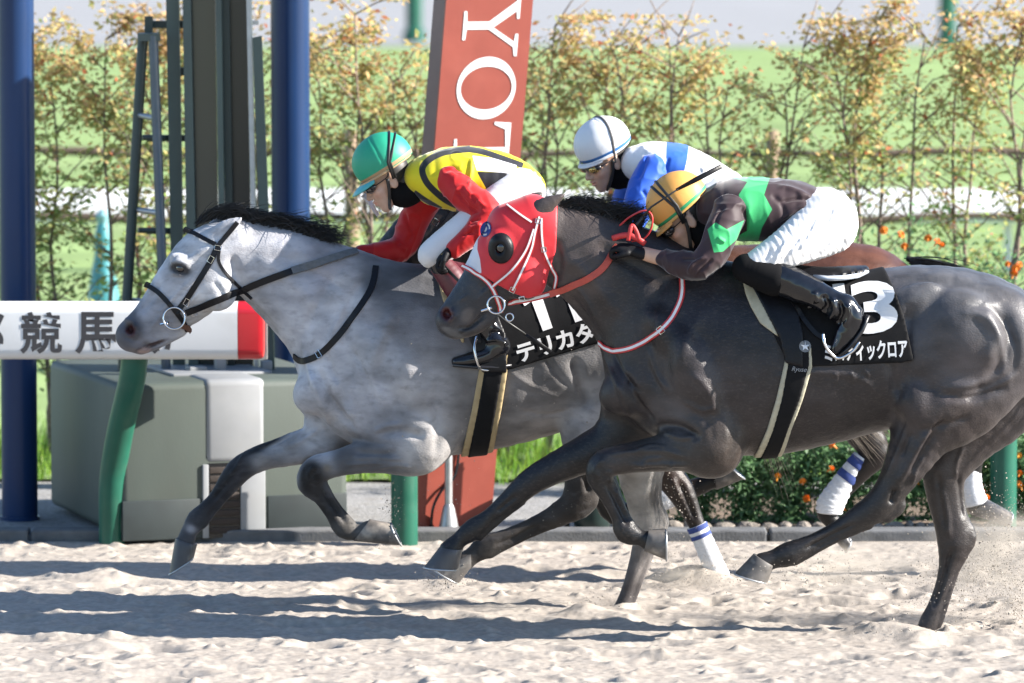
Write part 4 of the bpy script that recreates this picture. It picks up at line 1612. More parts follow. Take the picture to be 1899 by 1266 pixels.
# ------------------------------------------------------------------ grey horse, number 11
GREY = dict(
    name='grey_horse', key='grey', Y=.8, root=(800, 1140), mat=M_GREYCOAT,
    label='dappled grey racehorse with black bridle and cloth number 11, galloping in front',
    limbs=[
        ('torso', .05, [(648, 672, 92, 76), (735, 668, 176, 100), (840, 672, 172, 114), (940, 665, 160, 118), (1040, 650, 145, 117), (1130, 632, 140, 117), (1210, 632, 120, 112), (1265, 645, 85, 92)]),
        ('neck', .06, [(450, 468, 62, 32), (515, 503, 82, 38), (585, 546, 104, 48), (650, 590, 126, 64), (705, 630, 140, 84)]),
        ('head', .035, [(428, 456, 50, 38), (392, 486, 69, 44), (350, 532, 64, 40), (311, 570, 50, 33), (281, 597, 40, 27), (258, 614, 35, 26), (245, 622, 31, 27)]),
        ('head', .02, [(262, 640, 17, 20), (292, 628, 18, 18), (330, 606, 20, 16)]),
        ('ear', .012, [(395, 440, 15, 11, -.055), (420, 424, 17, 9, -.065), (447, 405, 4, 4, -.07)]),
        ('ear', .012, [(385, 436, 15, 11, .055), (408, 418, 17, 9, .065), (432, 398, 4, 4, .07)]),
        ('leg', .05, [(655, 735, 88, 36, .12), (600, 812, 44, 34, .13), (545, 832, 31, 27, .13), (492, 846, 25, 22, .12), (456, 862, 24, 20, .12), (432, 884, 22, 18, .12), (402, 920, 14, 13, .12), (380, 946, 15, 13, .12), (366, 964, 20, 16, .12), (352, 984, 15, 13, .12), (344, 1006, 18, 17, .12)]),
        ('leg', .05, [(720, 745, 92, 36, -.12), (765, 830, 52, 42, -.14), (722, 840, 38, 34, -.14), (668, 848, 30, 28, -.13), (622, 860, 25, 23, -.13), (585, 872, 26, 22, -.13), (575, 896, 24, 20, -.13), (594, 922, 14, 13, -.13), (617, 954, 13, 12, -.13), (638, 978, 20, 16, -.13), (662, 988, 14, 13, -.13), (682, 985, 20, 18, -.13)]),
        ('leg', .05, [(1205, 640, 100, 54, -.13), (1145, 715, 88, 52, -.13), (1098, 785, 58, 42, -.13), (1088, 850, 42, 32, -.12), (1080, 900, 34, 25, -.12), (1068, 932, 30, 22, -.12), (1040, 950, 23, 17, -.12), (1000, 968, 15, 13, -.12), (945, 992, 14, 12, -.12), (900, 1013, 21, 16, -.12), (876, 1030, 16, 14, -.12), (862, 1040, 19, 17, -.12)]),
        ('leg', .05, [(1225, 645, 100, 54, .12), (1220, 730, 80, 50, .12), (1205, 800, 58, 40, .12), (1188, 870, 44, 31, .11), (1194, 922, 34, 24, .11), (1201, 966, 31, 21, .11), (1195, 1006, 22, 16, .11), (1178, 1055, 14, 12, .11), (1162, 1104, 14, 12, .11), (1152, 1136, 18, 15, .11), (1142, 1160, 16, 15, .11)]),
        ('leg', .012, [(1072, 900, 10, 9, -.12), (1098, 925, 13, 12, -.12), (1080, 948, 12, 10, -.12)]),
        ('leg', .012, [(1215, 930, 10, 9, .11), (1230, 968, 12, 11, .11), (1212, 1000, 10, 9, .11)]),
        ('leg', .008, [(442, 893, 8, 6.5, .12), (412, 929, 6.5, 6.5, .12), (391, 955, 6.5, 6.5, .12), (377, 972, 8, 6.5, .12)]),
        ('leg', .008, [(597, 889, 8, 6.5, -.13), (614, 920, 6.5, 6.5, -.13), (634, 949, 6.5, 6.5, -.13), (653, 971, 8, 6.5, -.13)]),
        ('leg', .008, [(1046, 966, 8, 6.5, -.12), (1004, 983, 6.5, 6.5, -.12), (950, 1007, 6.5, 6.5, -.12), (908, 1028, 8, 6.5, -.12)]),
        ('leg', .008, [(1213, 1008, 8, 6.5, .11), (1193, 1060, 6.5, 6.5, .11), (1176, 1108, 6.5, 6.5, .11), (1164, 1138, 8, 6.5, .11)]),
    ],
    ells=[
        ('torso', 786, 800, 66, 58, 42, 60, -.15, .07, 'n'), ('torso', 765, 700, 85, 42, 44, 60, .172, .03, 'b'), ('torso', 690, 640, 60, 34, 40, 60, .14, .03, 'b'), ('torso', 600, 720, 45, 60, 40, 60, .09, .05, 'b'),
        ('head', 398, 535, 44, 40, 20, 40, .065, .04, 'b'), ('head', 336, 485, 24, 13, 14, 30, .074, .02, 'b'), ('head', 336, 512, 20, 8, 10, 20, .072, .015, 'b'), ('head', 320, 560, 60, 5, 6, 130, .068, .02, 'b'),
        ('head', 240, 610, 12, 8, 22, 60, .070, .010, 's'), ('leg', 775, 850, 30, 24, 22, 0, -.16, .04, 'n'),
    ],
    strokes=[
        ([(690, 500), (650, 560), (640, 640), (660, 720)], 11, -.007), ([(740, 560), (700, 640), (690, 700), (720, 760)], 12, .007), ([(640, 480), (590, 560), (560, 640)], 10, -.005),
        ([(590, 680), (610, 730), (640, 775), (660, 800)], 6, -.012), ([(575, 690), (590, 740), (615, 790)], 5, .008), ([(620, 700), (640, 740), (655, 780)], 7, .009),
        ([(800, 720), (812, 790), (806, 850)], 9, -.004), ([(700, 805), (740, 800), (790, 810)], 9, -.010), ([(440, 545), (475, 575), (520, 625)], 8, -.005), ([(430, 470), (437, 520), (430, 560)], 9, -.010),
        ([(640, 862), (680, 858), (730, 858)], 3.5, .006), ([(650, 835), (700, 842), (740, 838)], 6, -.006), ([(600, 905), (625, 945), (645, 975)], 4, -.007),
        ([(265, 636), (285, 641), (305, 630)], 3, -.008), ([(250, 600), (256, 615), (246, 624)], 4, .006), ([(365, 500), (330, 560), (300, 590)], 6, .004), ([(345, 530), (318, 570)], 7, -.004),
        ([(310, 494), (333, 486), (352, 500)], 4, .006), ([(318, 510), (336, 514), (350, 506)], 3.5, -.005),
        ([(880, 600), (880, 700), (890, 790)], 14, -.003), ([(930, 600), (935, 700), (940, 780)], 14, -.003), ([(985, 610), (990, 700), (990, 770)], 14, -.003), ([(1060, 660), (1080, 720), (1095, 760)], 10, -.010),
        ([(420, 900), (390, 938)], 4, -.006), ([(1000, 974), (950, 998), (915, 1012)], 4, -.006), ([(530, 830), (480, 846)], 8, -.005), ([(1085, 880), (1092, 915)], 5, -.012),
        ([(470, 470), (540, 520), (600, 580)], 14, .005),
        ([(395, 455), (362, 475), (345, 490)], 5, .005), ([(352, 520), (322, 552), (292, 584)], 3.5, .005), ([(372, 540), (348, 562), (318, 590)], 2.4, .004), ([(395, 520), (412, 545), (405, 575)], 4, -.005), ([(300, 520), (282, 552), (262, 580)], 6, -.004), ([(330, 470), (318, 482), (312, 496)], 3, -.004),
        ([(225, 592), (246, 596), (256, 612)], 3, .006), ([(228, 622), (244, 630), (262, 632)], 3, -.005), ([(236, 640), (258, 646), (280, 650)], 3, .004), ([(312, 488), (330, 482), (352, 490)], 2.5, .006), ([(318, 506), (336, 512), (352, 508)], 2.5, .005),
        ([(640, 560), (620, 610), (600, 650)], 5, .004), ([(560, 640), (575, 690), (596, 740), (620, 780)], 4, .006), ([(604, 650), (622, 700), (650, 760)], 4, -.007), ([(650, 640), (680, 700), (700, 760)], 6, -.006), ([(730, 640), (742, 700), (765, 750)], 8, -.003), ([(690, 800), (720, 790), (748, 786)], 4, .006),
        ([(655, 850), (700, 848), (748, 852)], 2.6, .006), ([(700, 866), (740, 862), (768, 868)], 2.6, .005), ([(540, 815), (500, 832), (470, 842)], 3, -.005), ([(590, 800), (560, 822), (520, 838)], 4, .005), ([(450, 850), (436, 872), (420, 892)], 3, .006), ([(585, 862), (572, 880), (578, 902)], 4, .006),
        ([(900, 640), (960, 700), (1040, 740)], 5, .003), ([(960, 760), (1010, 770), (1060, 760)], 4, -.004), ([(1000, 640), (1030, 690), (1060, 720)], 5, -.005), ([(520, 470), (590, 510), (650, 540)], 12, -.005),
    ],
    colors=[
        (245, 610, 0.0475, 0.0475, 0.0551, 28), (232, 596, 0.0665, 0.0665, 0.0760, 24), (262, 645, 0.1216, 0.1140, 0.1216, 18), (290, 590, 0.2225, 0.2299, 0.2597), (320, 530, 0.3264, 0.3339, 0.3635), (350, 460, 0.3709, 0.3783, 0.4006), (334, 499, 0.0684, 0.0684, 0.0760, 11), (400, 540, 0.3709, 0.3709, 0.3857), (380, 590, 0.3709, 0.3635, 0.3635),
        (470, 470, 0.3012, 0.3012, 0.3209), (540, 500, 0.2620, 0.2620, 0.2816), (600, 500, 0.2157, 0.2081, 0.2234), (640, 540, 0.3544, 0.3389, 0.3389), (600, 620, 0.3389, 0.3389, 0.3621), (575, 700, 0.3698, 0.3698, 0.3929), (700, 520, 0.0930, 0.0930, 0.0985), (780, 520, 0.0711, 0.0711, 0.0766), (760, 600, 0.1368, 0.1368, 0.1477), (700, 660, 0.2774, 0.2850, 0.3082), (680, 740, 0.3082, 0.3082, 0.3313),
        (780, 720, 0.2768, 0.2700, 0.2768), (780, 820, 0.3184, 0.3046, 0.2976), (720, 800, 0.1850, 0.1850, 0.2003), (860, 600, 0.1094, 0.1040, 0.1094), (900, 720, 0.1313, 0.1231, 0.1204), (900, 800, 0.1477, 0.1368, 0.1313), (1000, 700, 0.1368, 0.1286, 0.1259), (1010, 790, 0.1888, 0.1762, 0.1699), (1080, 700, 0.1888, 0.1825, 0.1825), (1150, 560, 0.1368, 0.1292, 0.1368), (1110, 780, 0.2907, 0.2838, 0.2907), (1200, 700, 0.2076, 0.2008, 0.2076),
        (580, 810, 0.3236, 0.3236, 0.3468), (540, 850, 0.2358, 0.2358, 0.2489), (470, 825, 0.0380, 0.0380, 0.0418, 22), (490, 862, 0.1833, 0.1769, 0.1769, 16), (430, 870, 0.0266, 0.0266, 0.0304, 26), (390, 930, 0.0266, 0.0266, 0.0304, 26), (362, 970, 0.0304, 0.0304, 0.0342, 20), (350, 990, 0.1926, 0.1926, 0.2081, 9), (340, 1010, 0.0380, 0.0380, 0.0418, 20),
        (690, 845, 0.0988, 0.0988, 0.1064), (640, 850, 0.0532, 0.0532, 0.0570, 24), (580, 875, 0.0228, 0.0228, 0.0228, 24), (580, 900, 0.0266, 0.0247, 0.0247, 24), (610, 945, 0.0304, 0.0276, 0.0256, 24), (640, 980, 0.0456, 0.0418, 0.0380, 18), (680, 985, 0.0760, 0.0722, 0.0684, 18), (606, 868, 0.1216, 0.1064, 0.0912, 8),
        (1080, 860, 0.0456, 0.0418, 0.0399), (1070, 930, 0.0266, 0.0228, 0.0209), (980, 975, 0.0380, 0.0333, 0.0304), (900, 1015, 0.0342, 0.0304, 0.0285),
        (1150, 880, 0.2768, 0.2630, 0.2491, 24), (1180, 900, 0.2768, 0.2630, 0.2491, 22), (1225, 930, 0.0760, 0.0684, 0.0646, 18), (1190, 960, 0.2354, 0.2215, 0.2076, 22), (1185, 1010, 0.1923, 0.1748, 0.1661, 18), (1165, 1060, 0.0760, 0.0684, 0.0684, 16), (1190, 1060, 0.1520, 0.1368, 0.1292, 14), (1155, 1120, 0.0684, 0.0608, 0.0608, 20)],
    hooves=[((324, 1004), (365, 1012), (314, 1063), (360, 1032), .12, 21, M_HOOF), ((664, 1004), (690, 963), (742, 1011), (722, 970), -.13, 22, M_HOOFL),
            ((866, 1026), (872, 1054), (806, 1054), (852, 1080), -.12, 23, M_HOOFL), ((1128, 1150), (1164, 1164), (1112, 1186), (1152, 1192), .11, 22, M_HOOF)],
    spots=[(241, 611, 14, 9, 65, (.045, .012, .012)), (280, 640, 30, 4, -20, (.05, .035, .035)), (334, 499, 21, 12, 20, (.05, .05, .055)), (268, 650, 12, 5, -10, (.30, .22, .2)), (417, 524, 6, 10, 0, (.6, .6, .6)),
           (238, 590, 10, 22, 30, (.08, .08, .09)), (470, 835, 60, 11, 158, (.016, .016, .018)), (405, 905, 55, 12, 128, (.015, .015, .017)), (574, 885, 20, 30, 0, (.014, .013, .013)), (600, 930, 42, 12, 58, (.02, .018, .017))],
    eyes=[(334, 499, .023)])

# ------------------------------------------------------------------ dark horse, number 13
DARK = dict(
    name='dark_horse', key='dark', Y=0.0, root=(1500, 1180), mat=M_DARKCOAT,
    label='dark brown racehorse in a red hood with cloth number 13, nearest to the camera',
    limbs=[
        ('torso', .05, [(1218, 666, 98, 78), (1300, 662, 172, 104), (1400, 668, 178, 118), (1500, 668, 162, 122), (1600, 656, 148, 120), (1700, 637, 147, 122), (1800, 632, 130, 120), (1880, 642, 96, 102)]),
        ('neck', .06, [(1030, 452, 72, 36), (1090, 478, 87, 41), (1150, 515, 104, 48), (1210, 560, 124, 60), (1270, 612, 140, 82)]),
        ('head', .035, [(1000, 428, 56, 40), (960, 468, 73, 45), (920, 510, 57, 38), (885, 545, 44, 31), (858, 573, 36, 26), (838, 594, 31, 27)]),
        ('head', .02, [(846, 613, 17, 20), (876, 606, 17, 18), (905, 585, 20, 16)]),
        ('head', .03, [(985, 392, 30, 32), (945, 415, 38, 38)]),
        ('ear', .012, [(985, 398, 15, 11, -.05), (1012, 381, 16, 9, -.06), (1047, 360, 3, 3, -.06)]),
        ('ear', .012, [(960, 385, 15, 11, .05), (982, 374, 15, 9, .06), (1006, 357, 3, 3, .06)]),
        ('leg', .05, [(1215, 720, 85, 38, .12), (1145, 805, 46, 36, .13), (1100, 835, 38, 31, .13), (1040, 863, 31, 26, .12), (990, 890, 26, 22, .12), (958, 916, 22, 18, .12), (910, 955, 14, 13, .12), (878, 981, 20, 16, .12), (852, 1001, 15, 14, .12), (836, 1020, 21, 19, .12)]),
        ('leg', .05, [(1290, 730, 100, 40, -.13), (1318, 832, 50, 46, -.15), (1270, 836, 38, 36, -.15), (1215, 842, 33, 31, -.15), (1165, 850, 28, 27, -.14), (1122, 860, 27, 24, -.14), (1112, 884, 24, 21, -.14), (1130, 925, 15, 14, -.14), (1148, 960, 15, 14, -.14), (1162, 986, 22, 18, -.14), (1188, 997, 15, 14, -.14), (1206, 1003, 20, 19, -.14)]),
        ('leg', .05, [(1835, 640, 108, 56, -.13), (1775, 722, 98, 56, -.14), (1718, 790, 62, 45, -.14), (1680, 860, 41, 34, -.13), (1650, 910, 30, 26, -.13), (1628, 938, 29, 23, -.13), (1600, 956, 24, 18, -.13), (1560, 976, 16, 14, -.13), (1510, 1002, 14, 13, -.13), (1466, 1026, 23, 18, -.13), (1436, 1036, 17, 15, -.13), (1414, 1044, 20, 18, -.13)]),
        ('leg', .05, [(1880, 660, 98, 56, .12), (1850, 735, 84, 52, .12), (1800, 800, 60, 42, .12), (1755, 865, 44, 32, .11), (1752, 910, 36, 26, .11), (1762, 960, 33, 23, .11), (1770, 1006, 32, 22, .11), (1757, 1055, 18, 15, .11), (1740, 1108, 14, 13, .11), (1722, 1155, 18, 15, .11), (1712, 1182, 17, 15, .11)]),
        ('leg', .012, [(1650, 905, 10, 9, -.13), (1668, 936, 13, 12, -.13), (1645, 958, 12, 10, -.13)]),
        ('leg', .012, [(1785, 960, 10, 9, .11), (1799, 996, 13, 11, .11), (1785, 1030, 10, 9, .11)]),
        ('leg', .008, [(967, 931, 8, 6.5, .12), (921, 968, 6.5, 6.5, .12), (889, 996, 8, 6.5, .12)]),
        ('leg', .008, [(1134, 894, 8, 6.5, -.14), (1150, 930, 6.5, 6.5, -.14), (1166, 962, 6.5, 6.5, -.14), (1178, 985, 8, 6.5, -.14)]),
        ('leg', .008, [(1612, 974, 8, 6.5, -.13), (1567, 993, 6.5, 6.5, -.13), (1517, 1019, 6.5, 6.5, -.13), (1474, 1042, 8, 6.5, -.13)]),
        ('leg', .008, [(1784, 1038, 8, 6.5, .11), (1773, 1062, 6.5, 6.5, .11), (1757, 1110, 6.5, 6.5, .11), (1740, 1158, 8, 6.5, .11)]),
    ],
    ells=[
        ('torso', 1318, 808, 70, 56, 42, 70, -.155, .07, 'n'), ('torso', 1290, 690, 95, 44, 46, 65, .185, .03, 'b'), ('torso', 1235, 620, 60, 34, 40, 60, .15, .03, 'b'), ('torso', 1170, 720, 45, 62, 42, 60, .09, .05, 'b'),
        ('torso', 1792, 620, 92, 72, 46, 50, .205, .03, 'b'), ('torso', 1700, 745, 60, 40, 34, 60, .205, .03, 'b'), ('torso', 1690, 560, 60, 30, 24, -25, .2, .03, 'b'), ('leg', 1760, 740, 80, 40, 30, 130, -.21, .03, 'n'),
        ('head', 968, 515, 44, 38, 20, 40, .065, .04, 'b'), ('head', 930, 447, 22, 15, 10, 40, .078, .03, 'b'),
        ('head', 828, 582, 12, 9, 22, 60, .066, .010, 's'), ('leg', 1255, 818, 32, 26, 22, -10, -.165, .04, 'n'),
    ],
    strokes=[
        ([(1250, 500), (1215, 560), (1200, 650), (1225, 730)], 12, -.008), ([(1300, 570), (1265, 650), (1255, 710), (1280, 770)], 13, .007), ([(1160, 690), (1180, 740), (1215, 790)], 7, -.012), ([(1145, 700), (1160, 750), (1185, 795)], 6, .008),
        ([(1352, 740), (1360, 810), (1350, 865)], 9, -.004), ([(1215, 790), (1260, 792), (1300, 815)], 8, -.014), ([(1120, 845), (1170, 838), (1230, 836), (1280, 850)], 5, .006), ([(1160, 864), (1220, 860), (1285, 862)], 4, .007),
        ([(1040, 470), (1100, 520), (1150, 590)], 12, .006), ([(1100, 450), (1170, 490), (1240, 530)], 12, -.006), ([(1030, 440), (1036, 490), (1025, 530)], 9, -.010), ([(1050, 545), (1090, 590), (1118, 640)], 8, -.007),
        ([(1690, 560), (1680, 650), (1672, 740)], 13, -.012), ([(1850, 560), (1875, 620), (1850, 690), (1790, 740)], 12, -.011), ([(1820, 560), (1845, 620), (1825, 680)], 12, .008), ([(1740, 730), (1800, 735), (1870, 715)], 9, -.010),
        ([(1725, 790), (1690, 850), (1660, 905)], 7, .007), ([(1760, 770), (1715, 830), (1690, 880)], 7, -.008), ([(1690, 770), (1668, 830), (1640, 890)], 5, .005), ([(1660, 905), (1652, 935)], 5, -.012),
        ([(1590, 970), (1530, 1000), (1490, 1020)], 4, -.008), ([(1770, 1020), (1755, 1080), (1735, 1140)], 4, -.010), ([(1745, 900), (1760, 960), (1765, 1010)], 5, .006),
        ([(1450, 620), (1455, 720), (1460, 800)], 14, -.003), ([(1510, 690), (1515, 760), (1520, 800)], 14, -.0035), ([(1570, 690), (1575, 750), (1580, 790)], 14, -.0035), ([(1640, 600), (1655, 690), (1665, 750)], 10, -.011),
        ([(846, 608), (872, 606), (905, 575)], 3, -.009), ([(836, 572), (843, 586), (832, 598)], 4, .007), ([(925, 505), (890, 540)], 7, -.005), ([(1125, 895), (1150, 940), (1165, 975)], 4, -.008), ([(960, 925), (920, 960)], 4, -.006), ([(1130, 870), (1128, 895)], 6, .006),
        ([(1430, 700), (1500, 690), (1590, 700), (1640, 740)], 5, .003),
        ([(1770, 575), (1825, 590), (1856, 640), (1858, 690), (1800, 715), (1755, 718)], 7, .007), ([(1790, 560), (1850, 580), (1885, 640), (1875, 700)], 6, -.006), ([(1765, 735), (1830, 725), (1890, 690)], 5, .006), ([(1700, 800), (1750, 790), (1800, 770)], 6, -.006),
        ([(1735, 780), (1700, 840), (1672, 890)], 3.5, .005), ([(1690, 800), (1670, 850)], 4, -.006), ([(1715, 845), (1700, 870), (1690, 900)], 2.6, .006), ([(1790, 830), (1775, 870), (1782, 900)], 2.6, .005), ([(1740, 880), (1752, 940), (1758, 990)], 5, -.006), ([(1780, 880), (1788, 930), (1792, 970)], 4, -.007),
        ([(1230, 800), (1262, 812), (1296, 806)], 3, .006), ([(1180, 835), (1210, 826), (1240, 830)], 2.6, .006), ([(1190, 868), (1200, 852), (1230, 848)], 2.4, .005), ([(1240, 870), (1248, 855)], 2.4, .005), ([(1296, 770), (1318, 790), (1322, 820)], 6, -.002), ([(1270, 740), (1300, 760), (1330, 755)], 5, .005),
        ([(1110, 640), (1135, 690), (1160, 740)], 4, .006), ([(1130, 640), (1155, 690), (1190, 730)], 4, -.007), ([(1200, 640), (1215, 690), (1245, 730)], 5, .006), ([(1060, 520), (1090, 560), (1110, 600)], 4, .005), ([(880, 560), (900, 540), (925, 520)], 2.6, .004), ([(850, 560), (870, 545)], 2.4, .004),
        ([(1545, 690), (1552, 700), (1550, 712)], 2.5, .005), ([(1575, 688), (1583, 700), (1580, 712)], 2.5, .005), ([(1605, 686), (1612, 698)], 2.5, .005), ([(1120, 850), (1104, 868), (1110, 890)], 4, .006), ([(1140, 905), (1160, 950)], 2.4, .005), ([(1280, 690), (1310, 720), (1330, 770)], 6, .004), ([(1700, 520), (1760, 510), (1830, 540)], 12, .005),
    ],
    colors=[
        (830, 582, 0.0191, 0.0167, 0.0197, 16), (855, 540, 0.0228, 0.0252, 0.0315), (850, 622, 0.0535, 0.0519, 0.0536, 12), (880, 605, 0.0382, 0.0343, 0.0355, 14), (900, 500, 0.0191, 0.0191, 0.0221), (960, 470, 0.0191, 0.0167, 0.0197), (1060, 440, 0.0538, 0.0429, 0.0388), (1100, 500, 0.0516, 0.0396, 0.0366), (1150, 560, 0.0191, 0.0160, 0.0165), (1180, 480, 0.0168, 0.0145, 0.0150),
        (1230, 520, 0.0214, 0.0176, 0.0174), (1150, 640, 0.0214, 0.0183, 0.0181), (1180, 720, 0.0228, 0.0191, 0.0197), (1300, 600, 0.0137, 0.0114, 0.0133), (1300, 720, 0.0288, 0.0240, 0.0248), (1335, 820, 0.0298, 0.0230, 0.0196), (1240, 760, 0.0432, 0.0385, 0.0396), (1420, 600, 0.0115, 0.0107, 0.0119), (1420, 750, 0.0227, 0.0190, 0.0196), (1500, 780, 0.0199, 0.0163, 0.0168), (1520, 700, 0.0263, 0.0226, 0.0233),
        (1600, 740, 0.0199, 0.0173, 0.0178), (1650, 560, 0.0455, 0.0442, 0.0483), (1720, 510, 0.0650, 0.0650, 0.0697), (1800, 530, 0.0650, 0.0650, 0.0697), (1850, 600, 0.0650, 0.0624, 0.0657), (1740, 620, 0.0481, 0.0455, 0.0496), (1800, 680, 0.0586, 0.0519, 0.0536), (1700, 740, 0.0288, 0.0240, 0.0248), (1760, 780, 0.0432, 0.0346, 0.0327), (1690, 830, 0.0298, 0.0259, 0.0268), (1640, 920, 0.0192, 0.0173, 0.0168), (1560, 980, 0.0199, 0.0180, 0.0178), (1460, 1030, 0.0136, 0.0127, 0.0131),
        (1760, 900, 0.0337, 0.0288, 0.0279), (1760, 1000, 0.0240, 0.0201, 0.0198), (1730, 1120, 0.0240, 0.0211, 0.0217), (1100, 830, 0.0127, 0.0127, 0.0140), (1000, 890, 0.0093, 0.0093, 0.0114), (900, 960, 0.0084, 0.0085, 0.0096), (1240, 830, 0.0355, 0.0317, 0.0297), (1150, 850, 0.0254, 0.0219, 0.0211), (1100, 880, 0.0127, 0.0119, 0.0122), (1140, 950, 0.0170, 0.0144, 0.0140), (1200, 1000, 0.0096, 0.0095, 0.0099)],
    hooves=[((812, 1018), (857, 1022), (787, 1050), (850, 1054), .12, 24, M_HOOF), ((1198, 1023), (1206, 982), (1234, 1038), (1233, 980), -.14, 24, M_HOOFL),
            ((1394, 1030), (1434, 1052), (1363, 1062), (1424, 1079), -.13, 24, M_HOOFL), ((1690, 1190), (1730, 1200), (1676, 1222), (1720, 1228), .11, 23, M_HOOF)],
    spots=[(829, 582, 14, 10, 65, (.05, .01, .01)), (872, 606, 34, 3.5, -30, (.012, .01, .01)), (838, 616, 20, 6, 25, (.10, .10, .105)), (866, 584, 10, 14, 30, (.06, .055, .055))],
    eyes=[(929, 457, .021)])

# ------------------------------------------------------------------ bay horse behind
BAY = dict(
    name='bay_horse', key='bay', Y=1.85, root=(1330, 1080), mat=M_BAYCOAT,
    label='bay racehorse with white leg bandages, mostly hidden behind the other two',
    limbs=[
        ('torso', .05, [(1010, 618, 86, 70), (1100, 608, 158, 94), (1200, 610, 160, 106), (1300, 606, 150, 108), (1400, 594, 142, 108), (1500, 582, 134, 108), (1590, 578, 126, 106), (1632, 590, 96, 92)]),
        ('neck', .06, [(862, 425, 62, 34), (915, 470, 76, 38), (965, 520, 94, 46), (1020, 572, 116, 60), (1060, 600, 125, 76)]),
        ('head', .035, [(848, 400, 48, 36), (805, 425, 62, 40), (760, 458, 52, 35), (722, 488, 40, 28), (696, 510, 32, 25)]),
        ('ear', .012, [(845, 372, 14, 10, -.05), (862, 352, 15, 9, -.06), (885, 336, 3, 3, -.06)]),
        ('leg', .05, [(1080, 680, 80, 34, -.11), (1150, 760, 48, 40, -.12), (1200, 825, 34, 30, -.11), (1240, 880, 28, 24, -.11), (1262, 910, 26, 22, -.11), (1282, 950, 18, 15, -.11), (1300, 990, 15, 12, -.11), (1325, 1045, 16, 13, -.11), (1340, 1075, 17, 15, -.11)]),
        ('leg', .05, [(1050, 690, 75, 34, .11), (1080, 780, 44, 36, .12), (1110, 870, 30, 26, .12), (1135, 940, 27, 22, .12), (1168, 952, 20, 16, .12), (1230, 930, 16, 13, .12), (1285, 906, 18, 15, .12), (1318, 893, 15, 13, .12), (1336, 886, 17, 16, .12)]),
        ('leg', .05, [(1610, 610, 90, 50, -.12), (1575, 710, 70, 44, -.12), (1590, 780, 40, 32, -.12), (1622, 836, 28, 22, -.12), (1600, 868, 21, 17, -.12), (1565, 905, 18, 14, -.12), (1532, 942, 20, 16, -.12), (1545, 968, 15, 13, -.12), (1558, 985, 17, 16, -.12)]),
        ('leg', .05, [(1640, 620, 85, 50, .12), (1660, 720, 66, 42, .12), (1735, 790, 38, 30, .12), (1800, 828, 27, 21, .12), (1804, 860, 19, 15, .12), (1803, 905, 16, 13, .12), (1810, 936, 19, 16, .12), (1826, 945, 16, 15, .12)]),
    ],
    ells=[('head', 795, 450, 40, 32, 18, 35, .06, .04, 'b'), ('torso', 1100, 700, 80, 45, 36, 65, .15, .05, 'b'), ('torso', 1580, 560, 90, 60, 36, 30, .17, .05, 'b')],
    strokes=[([(1258, 890), (1275, 930), (1290, 965)], 5, -.008), ([(1245, 885), (1262, 925)], 5, .006)],
    colors=[(700, 500, 0.0088, 0.0072, 0.0072), (790, 410, 0.0120, 0.0088, 0.0080), (850, 390, 0.0136, 0.0088, 0.0072), (960, 500, 0.0264, 0.0120, 0.0088), (1200, 600, 0.0440, 0.0184, 0.0112), (1500, 500, 0.0576, 0.0232, 0.0136), (1600, 470, 0.0752, 0.0296, 0.0168), (1690, 500, 0.0528, 0.0208, 0.0136), (1300, 700, 0.0352, 0.0152, 0.0104), (1250, 890, 0.0224, 0.0136, 0.0112), (1290, 950, 0.0112, 0.0080, 0.0072), (1320, 890, 0.0056, 0.0048, 0.0048), (1160, 950, 0.0088, 0.0072, 0.0064), (1620, 830, 0.0088, 0.0064, 0.0064), (1560, 960, 0.0056, 0.0048, 0.0048), (1800, 860, 0.0064, 0.0056, 0.0056)],
    hooves=[((1326, 1082), (1358, 1086), (1316, 1112), (1356, 1114), -.11, 20, M_HOOF), ((1334, 906), (1326, 868), (1379, 888), (1352, 866), .12, 21, M_HOOFL),
            ((1546, 1000), (1570, 984), (1567, 1022), (1577, 1000), -.12, 20, M_HOOF), ((1806, 955), (1836, 928), (1868, 977), (1876, 950), .12, 21, M_HOOF)],
    eyes=[(786, 397, .021)])

H_GREY = build_horse(GREY)
H_DARK = build_horse(DARK)
H_BAY = build_horse(BAY)

# ---- manes and tails
hair('mane', [(362, 416), (398, 402), (440, 410), (485, 420), (530, 430), (570, 444), (605, 462)], [(66, -30), (66, -8), (72, -4), (85, -6), (82, -10), (66, -10), (34, -18)],
     [(30, -38), (34, -28), (36, -28), (40, -22), (38, -26), (32, -28), (16, -26)], 1000, .8, .028, M_HAIRK, H_GREY, .0022, 10, 1)
hair('mane', [(1030, 384), (1065, 388), (1100, 402), (1140, 420), (1180, 440)], [(70, -8), (75, -4), (72, -12), (52, -28), (28, -50)],
     [(28, -26), (34, -22), (34, -26), (28, -34), (14, -34)], 760, 0.0, .028, M_HAIRK, H_DARK, .0022, 11, 2)
hair('mane', [(880, 376), (940, 430), (1000, 470)], [(60, 0), (60, -5), (50, -8)], [(25, -18), (25, -18), (20, -18)], 140, 1.85, .025, M_HAIRK, H_BAY, .003, 7, 3)
hair('tail', [(1300, 560), (1318, 600)], [(330, 245), (300, 210)], [(130, 30), (120, 40)], 420, .8, .035, M_HAIRG, H_GREY, .0024, 26, 4, 14, 0, .06)
hair('tail', [(1300, 590), (1318, 610)], [(160, 280), (130, 290)], [(90, 90), (80, 100)], 60, .8, .03, M_HAIRG, H_GREY, .0018, 14, 14, 14, 0, .05)
hair('tail', [(1872, 541), (1925, 600)], [(230, 70), (190, 120)], [(90, 5), (100, 30)], 420, 0.0, .035, M_HAIRK, H_DARK, .0026, 16, 5, 12)
hair('tail', [(1682, 478), (1700, 500)], [(180, 60), (170, 80)], [(80, 0), (70, 10)], 340, 1.85, .032, M_HAIRK, H_BAY, .0026, 10, 6, 12)
